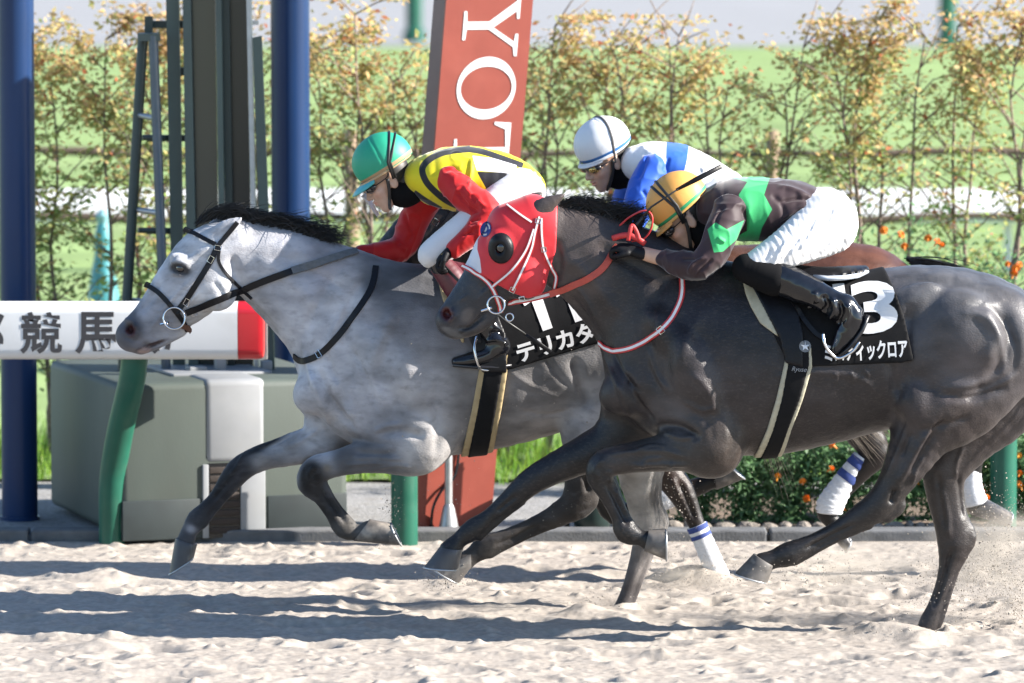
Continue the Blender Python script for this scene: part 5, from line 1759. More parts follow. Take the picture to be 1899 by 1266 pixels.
# ================================================================== TACK
def draped(name, V2, Fs, bvhs, m, parent, Yc, off=.003, sub=2, smooth=False):
    """flat shapes given in photo pixels, subdivided and laid on a surface"""
    bm = bmesh.new()
    vs = [bm.verts.new((x, y, 0)) for x, y in V2]
    for f in Fs:
        try:
            bm.faces.new([vs[i] for i in f])
        except ValueError:
            pass
    if sub:
        bmesh.ops.triangulate(bm, faces=bm.faces)
        bmesh.ops.subdivide_edges(bm, edges=bm.edges, cuts=sub, use_grid_fill=True)
    bm.verts.index_update()
    V2 = np.array([v.co[:2] for v in bm.verts])
    F2 = [tuple(v.index for v in f.verts) for f in bm.faces]
    bm.free()
    P, bad = [], []
    for i, (x, y) in enumerate(V2):
        h = hit(bvhs, x, y)
        if h is None or abs(h[0][1] - Yc) > .6:
            P.append((np.nan,) * 3)
            bad.append(i)
        else:
            P.append(h[0] + h[1] * off)
    P = np.array(P)
    if len(bad) == len(P):
        return None
    ym = np.nanmean(P[:, 1])
    for i in bad:
        P[i] = U(V2[i, 0], V2[i, 1], ym)
    q = MB()
    q.add(P, F2)
    return q.obj(name, m, parent, smooth)


def text_on(name, body, x0, y0, x1, y1, hgt, bvhs, m, parent, Yc, bold=.03, off=.003, slant=0.0):
    """lettering between two baseline pixels"""
    Vt, Ft = text_mesh(body, bold)
    mn, mx = Vt.min(0), Vt.max(0)
    k = (Vt - mn) / (mx - mn)
    d = np.array([x1 - x0, y1 - y0], float)
    u = d / np.linalg.norm(d)
    up = np.array([u[1], -u[0]])
    V2 = np.array([x0, y0]) + k[:, :1] * d + k[:, 1:] * up * hgt + k[:, 1:] * u * slant
    return draped(name, V2, Ft, bvhs, m, parent, Yc, off, 1)


def ring_px(px, py, rpx, Yc, y, m, name, parent, tpx=2.2):
    s = SCL(Yc)
    c = U(px, py, y)
    P = [c + np.array([math.cos(a), .15 * math.sin(a), math.sin(a)]) * rpx / s for a in np.linspace(0, 2 * math.pi, 25)]
    q = MB()
    q.tube(P, tpx / s, 8, cap=False)
    return q.obj(name, m, parent, True)


def buckle(px, py, w, h, ang, bvhs, Yc, m, parent):
    a = math.radians(ang)
    u, v = np.array([math.cos(a), math.sin(a)]), np.array([-math.sin(a), math.cos(a)])
    pts = [np.array([px, py]) + u * sx * w / 2 + v * sy * h / 2 for sx, sy in ((-1, -1), (1, -1), (1, 1), (-1, 1), (-1, -1))]
    P = []
    for p in pts:
        hh = hit(bvhs, *p)
        P.append(hh[0] + hh[1] * .009 if hh is not None else U(p[0], p[1], Yc - .08))
    q = MB()
    q.tube(P, .0022, 6)
    return q.obj('buckle', m, parent, False)


# ------------------------------------------------------------------ dark horse
Yd, sD = 0.0, SCL(0.0)
shell('hood', DARK, [(838, 497), (860, 502), (882, 507), (902, 515), (922, 528), (951, 543), (979, 554), (1009, 545), (1018, 505), (1031, 465), (1033, 420), (1034, 384), (1020, 340), (925, 330), (850, 400)], .10, .007, .0055,
      M_REDHOOD, H_DARK, ('head', 'neck'), pat_from([[[(840, 505), (876, 508), (893, 506), (890, 480), (885, 462), (886, 444), (897, 424), (870, 400), (830, 460)]]], Yd, sD), key='hood')
DB = [BV['dark'], BV['hood']]
# eye cup with an opening
th = np.linspace(0, 2 * math.pi, 29)[:-1]
for nm, sc_, off in (('eye_cup', 1.0, .0),):
    rings = []
    for k, raise_ in ((1.0, .001), (.97, .009), (.8, .017), (.55, .021), (.38, .020), (.30, .012)):
        for a in th:
            x, y = 929 + 24 * k * math.cos(a) + (k - 1) * 3, 460 + 29 * k * math.sin(a)
            h = hit(DB, x, y)
            p = h[0] if h is not None else U(x, y, -.09)
            rings.append(np.array(p) + np.array([0, -raise_, 0]))
    R_ = np.array(rings)
    n = len(th)
    q = MB()
    q.add(R_, [(i * n + j, i * n + (j + 1) % n, (i + 1) * n + (j + 1) % n, (i + 1) * n + j) for i in range(5) for j in range(n)])
    q.obj('eye_cup', M_LEATHER, H_DARK, True)
hh = hit(DB, 930, 458)
bm = bmesh.new()
bmesh.ops.create_uvsphere(bm, u_segments=20, v_segments=14, radius=.026)
bm.verts.index_update()
Vs = np.array([v.co[:] for v in bm.verts]) * (1, .8, 1)
Fs_ = [tuple(v.index for v in f.verts) for f in bm.faces]
bm.free()
obj('eye', Vs + hh[0] + np.array([0, .004, 0]), Fs_, M_EYE, H_DARK)
# emblem on the hood: blue ring on white with a blue figure
for (k, m_) in ((1.0, mat('emblem_blue', (.03, .06, .25), .5, var=0)), (.82, M_WCLOTH), (.62, mat('emblem_blue_light', (.08, .14, .4), .5, var=0)), (.36, M_WCLOTH)):
    V2 = [(901 + 10.5 * k * math.cos(a) + 3 * k * math.sin(a) * -.6, 425 + 14.5 * k * math.sin(a)) for a in th]
    draped('emblem', V2 + [(901, 425)], [(i, (i + 1) % len(V2), len(V2)) for i in range(len(V2))], DB, m_, H_DARK, Yd, .0025 + .001 * (1 - k) * 3, 0)


def redstrap(name, pts, w, off=.006, bv=DB, yfree=None, wi=.45, both=False):
    o = strap(name, pts, w, bv, M_REDW, H_DARK, Yd, off, .004, 7, both, yfree)
    strap('white_stripe', pts, w * wi, bv, M_WCLOTH, o, Yd, off + .0028, .0015, 7, both, yfree)
    return o


bridle_pts = dict(
    browband=[(941, 381), (962, 396), (986, 412)], cheek_strap=[(1000, 402), (992, 432), (985, 462), (968, 502), (951, 537)],
    nose_strap=[(990, 425), (975, 464), (950, 500), (914, 531)], throat_latch=[(1004, 405), (1005, 440), (1009, 465), (1022, 496), (1032, 514), (1029, 536)],
    noseband=[(856, 492), (880, 504), (902, 520), (914, 536), (924, 560), (929, 580)])
for nm, p in bridle_pts.items():
    redstrap(nm, p, 7.5 if nm != 'noseband' else 9, both=True)
redstrap('rein', [(941, 560), (975, 556), (1019, 545), (1060, 530), (1098, 512), (1122, 492), (1138, 466)], 11, .008, DB)
strap('rein_grip', [(1019, 545), (1060, 530), (1098, 512), (1122, 492), (1139, 464), (1146, 455)], 13, DB, mat('coral_rubber', (.50, .07, .045), .6, var=.1, bump=.2, bscale=300), H_DARK, Yd, .011)
ring_px(920, 565, 16, Yd, -.115, M_CHROME, 'bit_ring', H_DARK, 1.8)
ring_px(945, 588, 7, Yd, -.11, M_CHROME, 'bit_ring', H_DARK, 1.4)
bar(U(893, 576, -.10), U(912, 570, -.115), .006, M_CHROME, 'bit', H_DARK, 8)
redstrap('breast_strap', [(1264, 512), (1265, 540), (1260, 562), (1246, 588), (1224, 613), (1200, 630), (1170, 645), (1142, 650), (1124, 645), (1112, 635)], 11, .006, both=True)
buckle(1226, 612, 9, 12, -40, DB, Yd, M_CHROME, H_DARK)
buckle(968, 553, 9, 10, -10, DB, Yd, M_WCLOTH, H_DARK)
for (bx_, by_, an) in ((998, 410, 100), (951, 536, 115), (1008, 462, 80)):
    buckle(bx_, by_, 8, 9, an, DB, Yd, M_CHROME, H_DARK)
# saddle, cloth, girth
shell('number_cloth', DARK, [(1440, 470), (1600, 470), (1646, 500), (1660, 536), (1679, 594), (1694, 667), (1672, 672), (1509, 679), (1470, 690), (1450, 650), (1425, 600)], .27, .010, .0065, M_CLOTHK, H_DARK, ('torso', 'leg'), key='dcloth',
      fn=lambda V, N: V + N * (.0012 * fbm(V, 12, 2, 8))[:, None])
CLO = [o for o in H_DARK.children if o.name.startswith('number_cloth')][0]
shell('saddle_pad', DARK, [(1376, 480), (1378, 515), (1384, 547), (1393, 570), (1410, 600), (1444, 625), (1430, 560), (1420, 480)], .27, .016, .0065, M_CREAML, H_DARK, ('torso', 'leg'))
shell('saddle_flap', DARK, [(1392, 480), (1397, 535), (1420, 578), (1446, 628), (1456, 672), (1488, 680), (1490, 620), (1478, 560), (1440, 480)], .27, .023, .0065, M_LEATHER, H_DARK, ('torso', 'leg'), key='dflap')
shell('girth_pad', DARK, [(1455, 640), (1505, 640), (1507, 677), (1490, 740), (1470, 800), (1455, 860), (1402, 860), (1424, 800), (1440, 740), (1456, 668)], .28, .012, .0065, M_CREAML, H_DARK, ('torso', 'leg'))
GIRTH = shell('girth', DARK, [(1462, 640), (1500, 640), (1500, 677), (1484, 740), (1463, 800), (1446, 862), (1414, 862), (1435, 800), (1450, 740), (1462, 668)], .28, .018, .0065, M_CLOTHK, H_DARK, ('torso', 'leg'), key='dgirth')
DT = [BV['dcloth'], BV['dflap'], BV['dgirth']]
text_on('numeral', '3', 1583, 622, 1668, 614, 97, [BV['dcloth']], M_WCLOTH, CLO, Yd, .028, .004)
draped('numeral', [(1543, 528), (1565, 526), (1577, 612), (1555, 615)], [(0, 1, 2, 3)], [BV['dcloth']], M_WCLOTH, CLO, Yd, .004, 4)
text_on('lettering', 'ミスティックロア', 1530, 672, 1684, 663, 35, [BV['dcloth']], M_WCLOTH, CLO, Yd, .03, .004)
text_on('maker_script', 'Ryusei', 1467, 690, 1496, 692, 11, [BV['dgirth']], M_WPANEL, GIRTH, Yd, .0, .004, 3)
star = [(1493 + (9 if k % 2 == 0 else 3.8) * math.sin(k * math.pi / 5), 642 - (9 if k % 2 == 0 else 3.8) * math.cos(k * math.pi / 5)) for k in range(10)]
circ = [(1493 + 11 * math.cos(a), 642 + 11 * math.sin(a)) for a in th]
draped('badge', circ + [(1493, 642)], [(i, (i + 1) % len(circ), len(circ)) for i in range(len(circ))], DT, mat('badge_grey', (.16, .17, .18), .6, var=.05), GIRTH, Yd, .0035, 0)
draped('star', star + [(1493, 642)], [(i, (i + 1) % 10, 10) for i in range(10)], DT, M_WCLOTH, GIRTH, Yd, .0055, 0)
fd = Field(U(1370, 540, -.2) - (.05, .05, .1), U(1620, 460, .2) + (.05, .05, .05), .0065)
for sgn in (-1, 1):
    fd.limb(W([(1395, 486, 16, 30, sgn * .04), (1450, 500, 14, 44, sgn * .05), (1520, 508, 13, 52, sgn * .06), (1575, 505, 12, 46, sgn * .05), (1604, 500, 7, 30, sgn * .03)], Yd), .03)
V, Q = fd.mesh(2)
obj('saddle_seat', V, Q, M_LEATHER, H_DARK)
q = MB()
q.tube([U(x, y, yy) for x, y, yy in ((1508, 513, -.17), (1535, 516, -.18), (1565, 515, -.17), (1590, 511, -.13), (1606, 504, -.06), (1608, 502, 0), (1606, 504, .06), (1590, 511, .13))], (.011, .014), 10)
q.obj('cantle_rim', mat('silver_vinyl', (.55, .60, .68), .25, var=.05, coat=.5), H_DARK, True)
strap('stirrup_leather', [(1470, 560), (1490, 592), (1512, 618), (1530, 628)], 9, DT, M_LEATHER, H_DARK, Yd, .012)

# ------------------------------------------------------------------ grey horse
Yg_, sG = .8, SCL(.8)
GB = [BV['grey']]


def blk(name, pts, w, off=.006, both=True, yfree=None, m=M_LEATHER):
    return strap(name, pts, w, GB, m, H_GREY, Yg_, off, .005, 7, both, yfree)


blk('browband', [(340, 425), (358, 432), (380, 443), (400, 453)], 8)
blk('crown_strap', [(440, 412), (422, 434), (404, 456)], 9)
blk('cheek_strap', [(404, 456), (390, 485), (370, 518), (344, 557), (327, 580)], 11)
blk('throat_latch', [(407, 460), (406, 486), (424, 514), (450, 537), (468, 553)], 6)
blk('noseband', [(268, 527), (282, 534), (298, 546), (322, 573), (340, 597), (346, 612)], 9)
blk('rein', [(345, 579), (380, 565), (420, 549), (450, 537), (500, 517), (541, 503)], 13, .010, False)
blk('rein', [(541, 503), (590, 488), (636, 474), (662, 468)], 15, .013, False, None, mat('grey_rubber_grip', (.10, .105, .11), .6, var=.2, vscale=60, bump=.3, bscale=300))
blk('breast_strap', [(697, 494), (693, 520), (683, 545), (655, 587), (626, 624), (594, 656), (568, 668), (556, 668), (546, 660)], 12)
ring_px(323, 590, 20, Yg_, .8 - .10, M_CHROME, 'bit_ring', H_GREY, 1.8)
bar(U(298, 601, .72), U(312, 598, .70), .006, M_CHROME, 'bit', H_GREY, 8)
for (bx_, by_, w_, h_, an) in ((391, 481, 12, 9, 120), (346, 559, 12, 9, 120), (358, 577, 9, 12, -25), (592, 656, 8, 13, -30), (404, 460, 8, 12, 100)):
    buckle(bx_, by_, w_, h_, an, GB, Yg_, M_CHROME, H_GREY)
strap('keeper', [(338, 602), (346, 606), (350, 614)], 11, GB, mat('brown_leather', (.12, .05, .03), .5, var=.2), H_GREY, Yg_, .010, .006)
CLG = shell('number_cloth', GREY, [(856, 470), (1110, 470), (1150, 540), (1140, 622), (1113, 634), (951, 683), (905, 692), (880, 640), (858, 560)], .26, .010, .0065, M_CLOTHK, H_GREY, ('torso', 'leg'), key='gcloth',
            fn=lambda V, N: V + N * (.0012 * fbm(V, 12, 2, 5))[:, None])
shell('saddle_pad', GREY, [(806, 490), (810, 520), (820, 556), (838, 602), (860, 640), (862, 600), (835, 540), (826, 490)], .26, .016, .0065, M_CREAM, H_GREY, ('torso', 'leg'))
shell('saddle_flap', GREY, [(826, 490), (836, 540), (862, 606), (880, 650), (895, 690), (940, 690), (938, 620), (905, 540), (880, 490)], .26, .023, .0065, M_LEATHER, H_GREY, ('torso', 'leg'), key='gflap')
shell('girth_pad', GREY, [(888, 650), (944, 650), (942, 682), (930, 760), (912, 860), (853, 860), (875, 760), (889, 682)], .27, .012, .0065, M_CREAM, H_GREY, ('torso', 'leg'))
shell('girth', GREY, [(900, 650), (934, 650), (933, 682), (920, 760), (902, 862), (866, 862), (886, 760), (899, 682)], .27, .019, .0065, M_CLOTHK, H_GREY, ('torso', 'leg'))
GT = [BV['gcloth']]
for bar_ in ([(981, 546), (1001, 539), (1025, 608), (1007, 614)], [(1041, 530), (1061, 523), (1085, 592), (1067, 598)]):
    b0 = np.array(bar_, float)
    fl = [tuple(b0[0]), tuple(b0[0] + (-12, 16)), tuple(b0[0] + (-8, 22)), tuple(b0[0] + (5, 13))]
    draped('numeral', bar_ + fl, [(0, 1, 2, 3), (4, 5, 6, 7)], GT, M_WCLOTH, CLG, Yg_, .004, 2)
text_on('lettering', 'テリカタ', 964, 673, 1106, 630, 36, GT, M_WCLOTH, CLG, Yg_, .035, .004)
fd = Field(U(800, 560, .8 - .2) - (.05, .05, .1), U(1050, 470, .8 + .2) + (.05, .05, .05), .0065)
for sgn in (-1, 1):
    fd.limb(W([(826, 497, 16, 30, sgn * .04), (880, 506, 14, 44, sgn * .05), (950, 512, 13, 52, sgn * .06), (1000, 508, 12, 46, sgn * .05), (1028, 502, 7, 30, sgn * .03)], Yg_), .03)
V, Q = fd.mesh(2)
obj('saddle_seat', V, Q, M_MAROON, H_GREY)
shell('saddle_front', GREY, [(820, 470), (824, 500), (836, 530), (862, 528), (872, 470)], .26, .030, .0065, M_MAROON, H_GREY, ('torso', 'leg'))
strap('stirrup_leather', [(880, 560), (884, 600), (888, 635)], 9, [BV['gflap'], BV['gcloth']], M_LEATHER, H_GREY, Yg_, .012)

# ------------------------------------------------------------------ bay horse
Yb_, sB = 1.85, SCL(1.85)
BB = [BV['bay']]
for nm, p, w in (('cheek_strap', [(845, 385), (825, 415), (795, 450), (770, 475)], 9), ('browband', [(800, 372), (820, 382), (842, 392)], 7), ('throat_latch', [(850, 392), (852, 430), (840, 470)], 7),
                 ('noseband', [(728, 450), (745, 470), (765, 495)], 8), ('rein', [(770, 478), (810, 470), (860, 462), (930, 455)], 10)):
    strap(nm, p, w, BB, M_LEATHER, H_BAY, Yb_, .007, .005, 7, True)
buckle(808, 412, 10, 12, 30, BB, Yb_, M_CHROME, H_BAY)
buckle(795, 448, 9, 9, 30, BB, Yb_, M_CHROME, H_BAY)
M_BAND = mat('bandage_fabric', (.74, .75, .78), .85, var=.10, vscale=60, stretch=(1, 1, 2), bump=.25, bscale=120)
M_BSTR = mat('bandage_stripe', (.03, .06, .24), .8, var=.15, vscale=60)


def bandage(nodes, yo, st):
    y = Yb_ + yo
    P = catmull(np.array([tuple(U(n[0], n[1], y)) + (n[2] / sB, n[3] / sB) for n in nodes]), 8)
    P[:, 3:] *= (1 + .03 * np.sin(np.arange(len(P)) * 2.1))[:, None]
    q = MB()
    q.tube(P[:, :3], P[:, 3:], 20)
    o = q.obj('leg_bandage', M_BAND, H_BAY, True)
    for (a, b) in st:
        i0, i1 = int(a * (len(P) - 1)), max(int(a * (len(P) - 1)) + 1, int(b * (len(P) - 1)))
        q = MB()
        q.tube(P[i0:i1 + 1, :3], P[i0:i1 + 1, 3:] * 1.02 + .001, 20, cap=False)
        q.obj('stripe', M_BSTR, o, True)


bandage([(1292, 974, 19, 16), (1303, 1000, 19, 16), (1320, 1040, 20, 17), (1336, 1078, 22, 18)], -.11, [(.04, .14), (.22, .32)])
bandage([(1180, 946, 20, 17), (1215, 934, 19, 16), (1250, 920, 19, 16)], .12, [])
bandage([(1600, 848, 19, 17), (1578, 878, 21, 18), (1555, 910, 23, 19), (1540, 936, 26, 20), (1538, 952, 24, 19)], -.12, [(.06, .16), (.26, .36)])
bandage([(1804, 832, 18, 15), (1803, 870, 17, 14), (1804, 905, 19, 16), (1812, 935, 22, 18)], .12, [(.04, .14)])
# ================================================================== JOCKEYS
def hmat(name, *a, **k):
    return mat(name, *a, **k)


M_SKIN = mat('skin', (.46, .27, .19), .5, var=.10, vscale=30, spec=.4)
M_GLOVE = mat('black_glove', (.007, .007, .009), .6, spec=.2, var=.2, vscale=50, bump=.15, bscale=150)
M_BOOT = mat('black_boot', (.006, .0065, .009), .14, var=.2, vscale=12, coat=.25, bump=.04, bscale=40, spec=.4)
M_NECK = mat('black_collar', (.006, .006, .007), .85, var=.2, spec=.12)
M_BREECH = mat('white_breeches', (.76, .75, .75), .7, var=.04, vscale=12, sheen=.2, bump=.06, bscale=250)
M_LENSG = mat('gold_lens', (.45, .30, .07), .08, metal=.8, var=.1, coat=1)
M_LENSK = mat('smoke_lens', (.02, .017, .015), .06, var=0, coat=1)
M_GFRAME = mat('goggle_frame', (.02, .02, .024), .3, var=.1)
M_STRAPG = mat('grey_elastic', (.07, .068, .07), .6, var=.15)
M_STRAPK = mat('black_elastic', (.012, .012, .012), .5, var=.15)


def visor_mat():
    m = bpy.data.materials.new('clear_visor')
    m.use_nodes = True
    nt = m.node_tree
    out = nt.nodes['Material Output']
    b = nt.nodes['Principled BSDF']
    b.inputs['Base Color'].default_value = (.9, .92, .95, 1)
    b.inputs['Roughness'].default_value = .12
    t = nt.nodes.new('ShaderNodeBsdfTransparent')
    mx = nt.nodes.new('ShaderNodeMixShader')
    lw = nt.nodes.new('ShaderNodeLayerWeight')
    lw.inputs[0].default_value = .18
    no = nt.nodes.new('ShaderNodeTexNoise')
    no.inputs['Scale'].default_value = 30
    ad = nt.nodes.new('ShaderNodeMath')
    ad.operation = 'MULTIPLY_ADD'
    ad.inputs[1].default_value = .05
    nt.links.new(no.outputs['Fac'], ad.inputs[0])
    nt.links.new(lw.outputs['Fresnel'], ad.inputs[2])
    nt.links.new(ad.outputs[0], mx.inputs[0])
    nt.links.new(t.outputs[0], mx.inputs[1])
    nt.links.new(b.outputs[0], mx.inputs[2])
    nt.links.new(mx.outputs[0], out.inputs['Surface'])
    return m


def fist(name, wrist, knuck, latv, parent, curl=1.0, thumb=1, m=None):
    """gloved hand: palm, four curled fingers of unequal length and a thumb from the palm's side"""
    w, k = np.array(wrist, float), np.array(knuck, float)
    d = (k - w) / np.linalg.norm(k - w)
    lat = np.array(latv, float)
    lat = lat - d * (lat @ d)
    lat /= np.linalg.norm(lat)
    nrm = np.cross(d, lat)
    if nrm[2] > 0:
        nrm = -nrm
    ext = .13
    lo = np.minimum(w, k) - ext
    fd = Field(lo, np.maximum(w, k) + ext, .0045)
    fd.limb([(*(w - d * .035), .026, .030), (*w, .024, .030), (*(w + d * .045), .021, .042), (*k, .016, .041)], .012, lat)
    lens = (.036, .041, .039, .031)
    for i in range(4):
        p = k + lat * (-.031 + .0205 * i)
        ch = [p - d * .012]
        a = .35
        for j, L in enumerate((lens[i], lens[i] * .72, lens[i] * .55)):
            ch.append(ch[-1] + (d * math.cos(a) + nrm * math.sin(a)) * L)
            a += 1.15 * curl
        fd.limb([(*c, r_, r_) for c, r_ in zip(ch, (.0098, .0100, .0093, .0078))], .004, lat, dens=2)
    p = w + d * .022 + lat * (-.036 * thumb) + nrm * .004
    ch = [p, p + d * .026 - lat * .014 * thumb + nrm * .014, p + d * .05 - lat * .004 * thumb + nrm * .028, p + d * .064 + lat * .012 * thumb + nrm * .036]
    fd.limb([(*c, r_, r_) for c, r_ in zip(ch, (.0135, .0118, .0104, .0086))], .007, lat, dens=2)
    V, Q = fd.mesh(1)
    return obj(name, V, Q, m or M_GLOVE, parent)


HZ = .031      # the cap sits this much above the brow


def frame_of(S):
    p, yw = math.radians(S['pitch']), math.radians(S.get('yaw', 0))
    f = np.array([-math.cos(p) * math.cos(yw), -math.cos(p) * math.sin(yw), -math.sin(p)])
    u = np.array([-math.sin(p) * math.cos(yw), -math.sin(p) * math.sin(yw), math.cos(p)])
    l = np.cross(u, f)
    R = np.stack([f, l, u], 1)
    hc = U(S['helmet'][0], S['helmet'][1], S['Y'])
    o = hc - R @ np.array([-.008, 0, .058 + HZ])
    return R, o


def wrinkle(V, N, amp, seed, freq=26):
    n1 = noise3(V * (1, 1, .55), freq, seed)
    n2 = noise3(V * (.6, 1, 1), freq * .55, seed + 3)
    rd = (1 - np.abs(n1)) ** 4 - .3 + .9 * ((1 - np.abs(n2)) ** 4 - .3)
    return V + N * (amp * rd)[:, None]


def limb_mesh(groups, vox, k=.03, sm=1, wr=None, clip=None):
    P = np.vstack([np.array(n)[:, :3] for n in groups])
    R = np.vstack([np.array(n)[:, 3:] for n in groups]).max(1)[:, None]
    fd = Field((P - R).min(0) - .02, (P + R).max(0) + .02, vox)
    for n in groups:
        fd.limb(n, k)
    if clip:
        for c in clip:
            fd.clip_plane(*c)
    V, Q = fd.mesh(sm)
    if wr:
        V = wrinkle(V, normals(V, Q), *wr)
    return V, Q


def jockey(S):
    Y = S['Y']
    s = SCL(Y)
    R, o0 = frame_of(S)

    def L(x, y, z):
        return o0 + R @ np.array([x, y, z])

    def LN(nodes):
        return [(*L(n[0], n[1], n[2]), n[3], n[4]) for n in nodes]
    lat = R[:, 1]
    root = U(S['hip'][0], S['hip'][1], Y)
    t = thing(S['name'], S['label'], 'person', root, 'jockeys')
    wt = lambda n: W(n, Y)
    torso = wt(S['torso'])
    # ---- continuous figure (skin), slimmer than the clothing
    fd_nodes = [torso, wt(S['arm_near']), wt(S['arm_far']), wt(S['leg_near']), wt(S['leg_far']), wt(S['shin_near']), wt(S['shin_far'])]
    P = np.vstack([np.array(n)[:, :3] for n in fd_nodes] + [o0[None]])
    fd = Field(P.min(0) - .17, P.max(0) + .17, .0048)
    for n in fd_nodes:
        fd.limb([(a, b, c, max(ra * .8 - .004, .012), max(rb * .8 - .004, .012)) for a, b, c, ra, rb in n], .03)
    nk = torso[0]
    neck0 = L(-.03, 0, -.055)
    fd.limb([(*L(-.015, 0, -.02), .060, .054), (*neck0, .054, .052), (*((neck0 + np.array(nk[:3])) / 2), .055, .058), (nk[0], nk[1], nk[2], .06, .08)], .03, lat)
    fd.ell(L(-.01, 0, .035), (.098, .077, .095), R, .02)
    fd.limb(LN([(.028, 0, -.01, .068, .064), (.046, 0, -.06, .050, .052), (.064, 0, -.103, .024, .030)]), .02, lat)
    fd.ell(L(.078, 0, .020), (.018, .048, .014), R, .015)
    fd.limb(LN([(.090, 0, .006, .010, .009), (.104, 0, -.020, .012, .011), (.112, 0, -.036, .0135, .014)]), .010, lat)
    for sg in (-1, 1):
        fd.ell(L(.100, sg * .013, -.040), (.011, .009, .008), R, .006)
        fd.ell(L(.060, sg * .040, -.028), (.028, .026, .024), R, .02)
        fd.ell(L(-.012, sg * .079, -.012), (.021, .008, .034), R, .008)
        fd.ell(L(-.006, sg * .088, -.010), (.011, .007, .020), R, .005, 's')
        fd.ell(L(.084, sg * .033, .004), (.014, .016, .011), R, .008, 's')
    fd.ell(L(.099, 0, -.062), (.010, .022, .0065), R, .005)
    fd.ell(L(.095, 0, -.077), (.010, .019, .0070), R, .005)
    fd.ell(L(.112, 0, -.0695), (.012, .020, .0022 + S.get('mouth', 0)), R, .003, 's')
    V, Q = fd.mesh(1)
    lp = (V - o0) @ R
    c = np.tile(np.array([[.44, .27, .19]]), (len(V), 1))
    lips = np.exp(-(((lp[:, 0] - .1) / .018) ** 2 + (lp[:, 1] / .024) ** 2 + ((lp[:, 2] + .069) / .012) ** 2))
    c += lips[:, None] * np.array([[.06, -.09, -.07]])
    chk = np.exp(-(((lp[:, 0] - .07) / .03) ** 2 + ((np.abs(lp[:, 1]) - .05) / .02) ** 2 + ((lp[:, 2] + .03) / .02) ** 2))
    c += chk[:, None] * np.array([[.04, -.02, -.02]])
    brow = np.exp(-(((lp[:, 0] - .09) / .02) ** 2 + ((np.abs(lp[:, 1]) - .034) / .02) ** 2 + ((lp[:, 2] - .026) / .006) ** 2))
    c = c * (1 - .8 * brow[:, None])
    hairm = (lp[:, 2] > .03) | ((lp[:, 0] < -.03) & (lp[:, 2] > -.045))
    c[hairm & (np.abs(lp[:, 0]) < .14) & (np.abs(lp[:, 1]) < .12) & (lp[:, 2] < .15)] = (.015, .012, .011)
    obj('body', V, Q, M_SKINA, t, True, {'col': c})
    BVb = bvh_of(V, Q)
    for sg in (-1, 1):
        bm = bmesh.new()
        bmesh.ops.create_uvsphere(bm, u_segments=14, v_segments=10, radius=.012)
        bm.verts.index_update()
        obj('eye', np.array([v.co[:] for v in bm.verts]) + L(.078, sg * .033, .004), [tuple(v.index for v in f.verts) for f in bm.faces], M_EYE, t)
        bm.free()
    # ---- collar / neck warmer
    V, Q = limb_mesh([[(*L(-.012, 0, -.052), .066, .066), (*L(-.035, 0, -.085), .066, .066), (*((L(-.04, 0, -.1) + np.array(nk[:3])) / 2), .068, .072), (nk[0], nk[1], nk[2], .062, .09)]], .0055, .02)
    obj('neck_guard', V, Q, M_NECK, t)
    # ---- jacket
    V, Q = limb_mesh([torso] + [wt(n) for n in S.get('torso_extra', [])], .0055, .03, 1, (.0045, S['seed'], 15), S.get('jclip'))
    V = strokes(V, normals(V, Q), S.get('folds', []), Y, s)
    cols = pat_from(S['jpat'], Y, s)(V) if S.get('jpat') else None
    obj('jacket', V, Q, S['m_jacket'], t, True, cols)
    JB = bvh_of(V, Q)
    for nm in ('arm_near', 'arm_far'):
        V, Q = limb_mesh([wt(S.get('sleeve_' + nm[4:], S[nm]))], .005, .03, 1, (.0060, S['seed'] + 5, 19))
        N = normals(V, Q)
        V = strokes(V, N, S.get('folds', []), Y, s)
        cols = pat_from(S['spat'], Y, s)(V) if S.get('spat') and nm == 'arm_near' else ({'pat': np.full((len(V), 4), 1.0)} if S.get('spat') else None)
        obj('sleeve', V, Q, S['m_sleeve'], t, True, cols)
    # ---- breeches
    V, Q = limb_mesh([wt(S['hips']), wt(S['leg_near']), wt(S['leg_far'])], .0055, .04, 1, (.0015, S['seed'] + 9, 13))
    N = normals(V, Q)
    ax = np.array(S['crease'][0], float)
    ph = PX(V) @ ax
    wv = np.sin(ph * S['crease'][1] + 2.6 * noise3(V, 9, 2) + 1.5 * noise3(V, 22, 8)) * (.5 + .5 * noise3(V, 6, 4))
    V = V + N * (.0011 * wv)[:, None]
    V = strokes(V, normals(V, Q), S.get('bfolds', []), Y, s)
    obj('breeches', V, Q, M_BREECH, t)
    # ---- boots
    for nm in ('near', 'far'):
        V, Q = limb_mesh([wt(S['shin_' + nm]), wt(S['foot_' + nm])], .005, .018, 1)
        N = normals(V, Q)
        V = strokes(V, N, S.get('boot_folds', []), Y, s)
        V = V + N * (.0016 * fbm(V, 24, 2, 6))[:, None]
        bt = obj('boot', V, Q, M_BOOT, t)
        so = wt(S['sole_' + nm])
        q = MB()
        q.tube(np.array(so)[:, :3], np.array(so)[:, 3:], 12)
        q.obj('sole', M_GFRAME, bt, True)
    if S.get('boot_top'):
        V, Q = limb_mesh([wt(S['boot_top'])], .005, .01, 1)
        obj('boot_top', V, Q, S.get('m_top', M_NECK), t)
    # ---- gloves
    for (nm, wp, kp, lv, th_) in S['hands']:
        fist('glove', U(wp[0], wp[1], Y + wp[2]), U(kp[0], kp[1], Y + kp[2]), lv, t, 1.0, th_)
    # ---- helmet
    fd = Field((-.16, -.14, -.02), (.16, .14, .20), .0045)
    fd.ell((-.008, 0, .058), (.131, .106, .113), None, .01)
    fd.ell((-.03, 0, .05), (.112, .104, .11), None, .04)
    fd.clip_plane((0, 0, .010), (-.10, 0, -1))
    V, Q = fd.mesh(1)
    N = normals(V, Q)
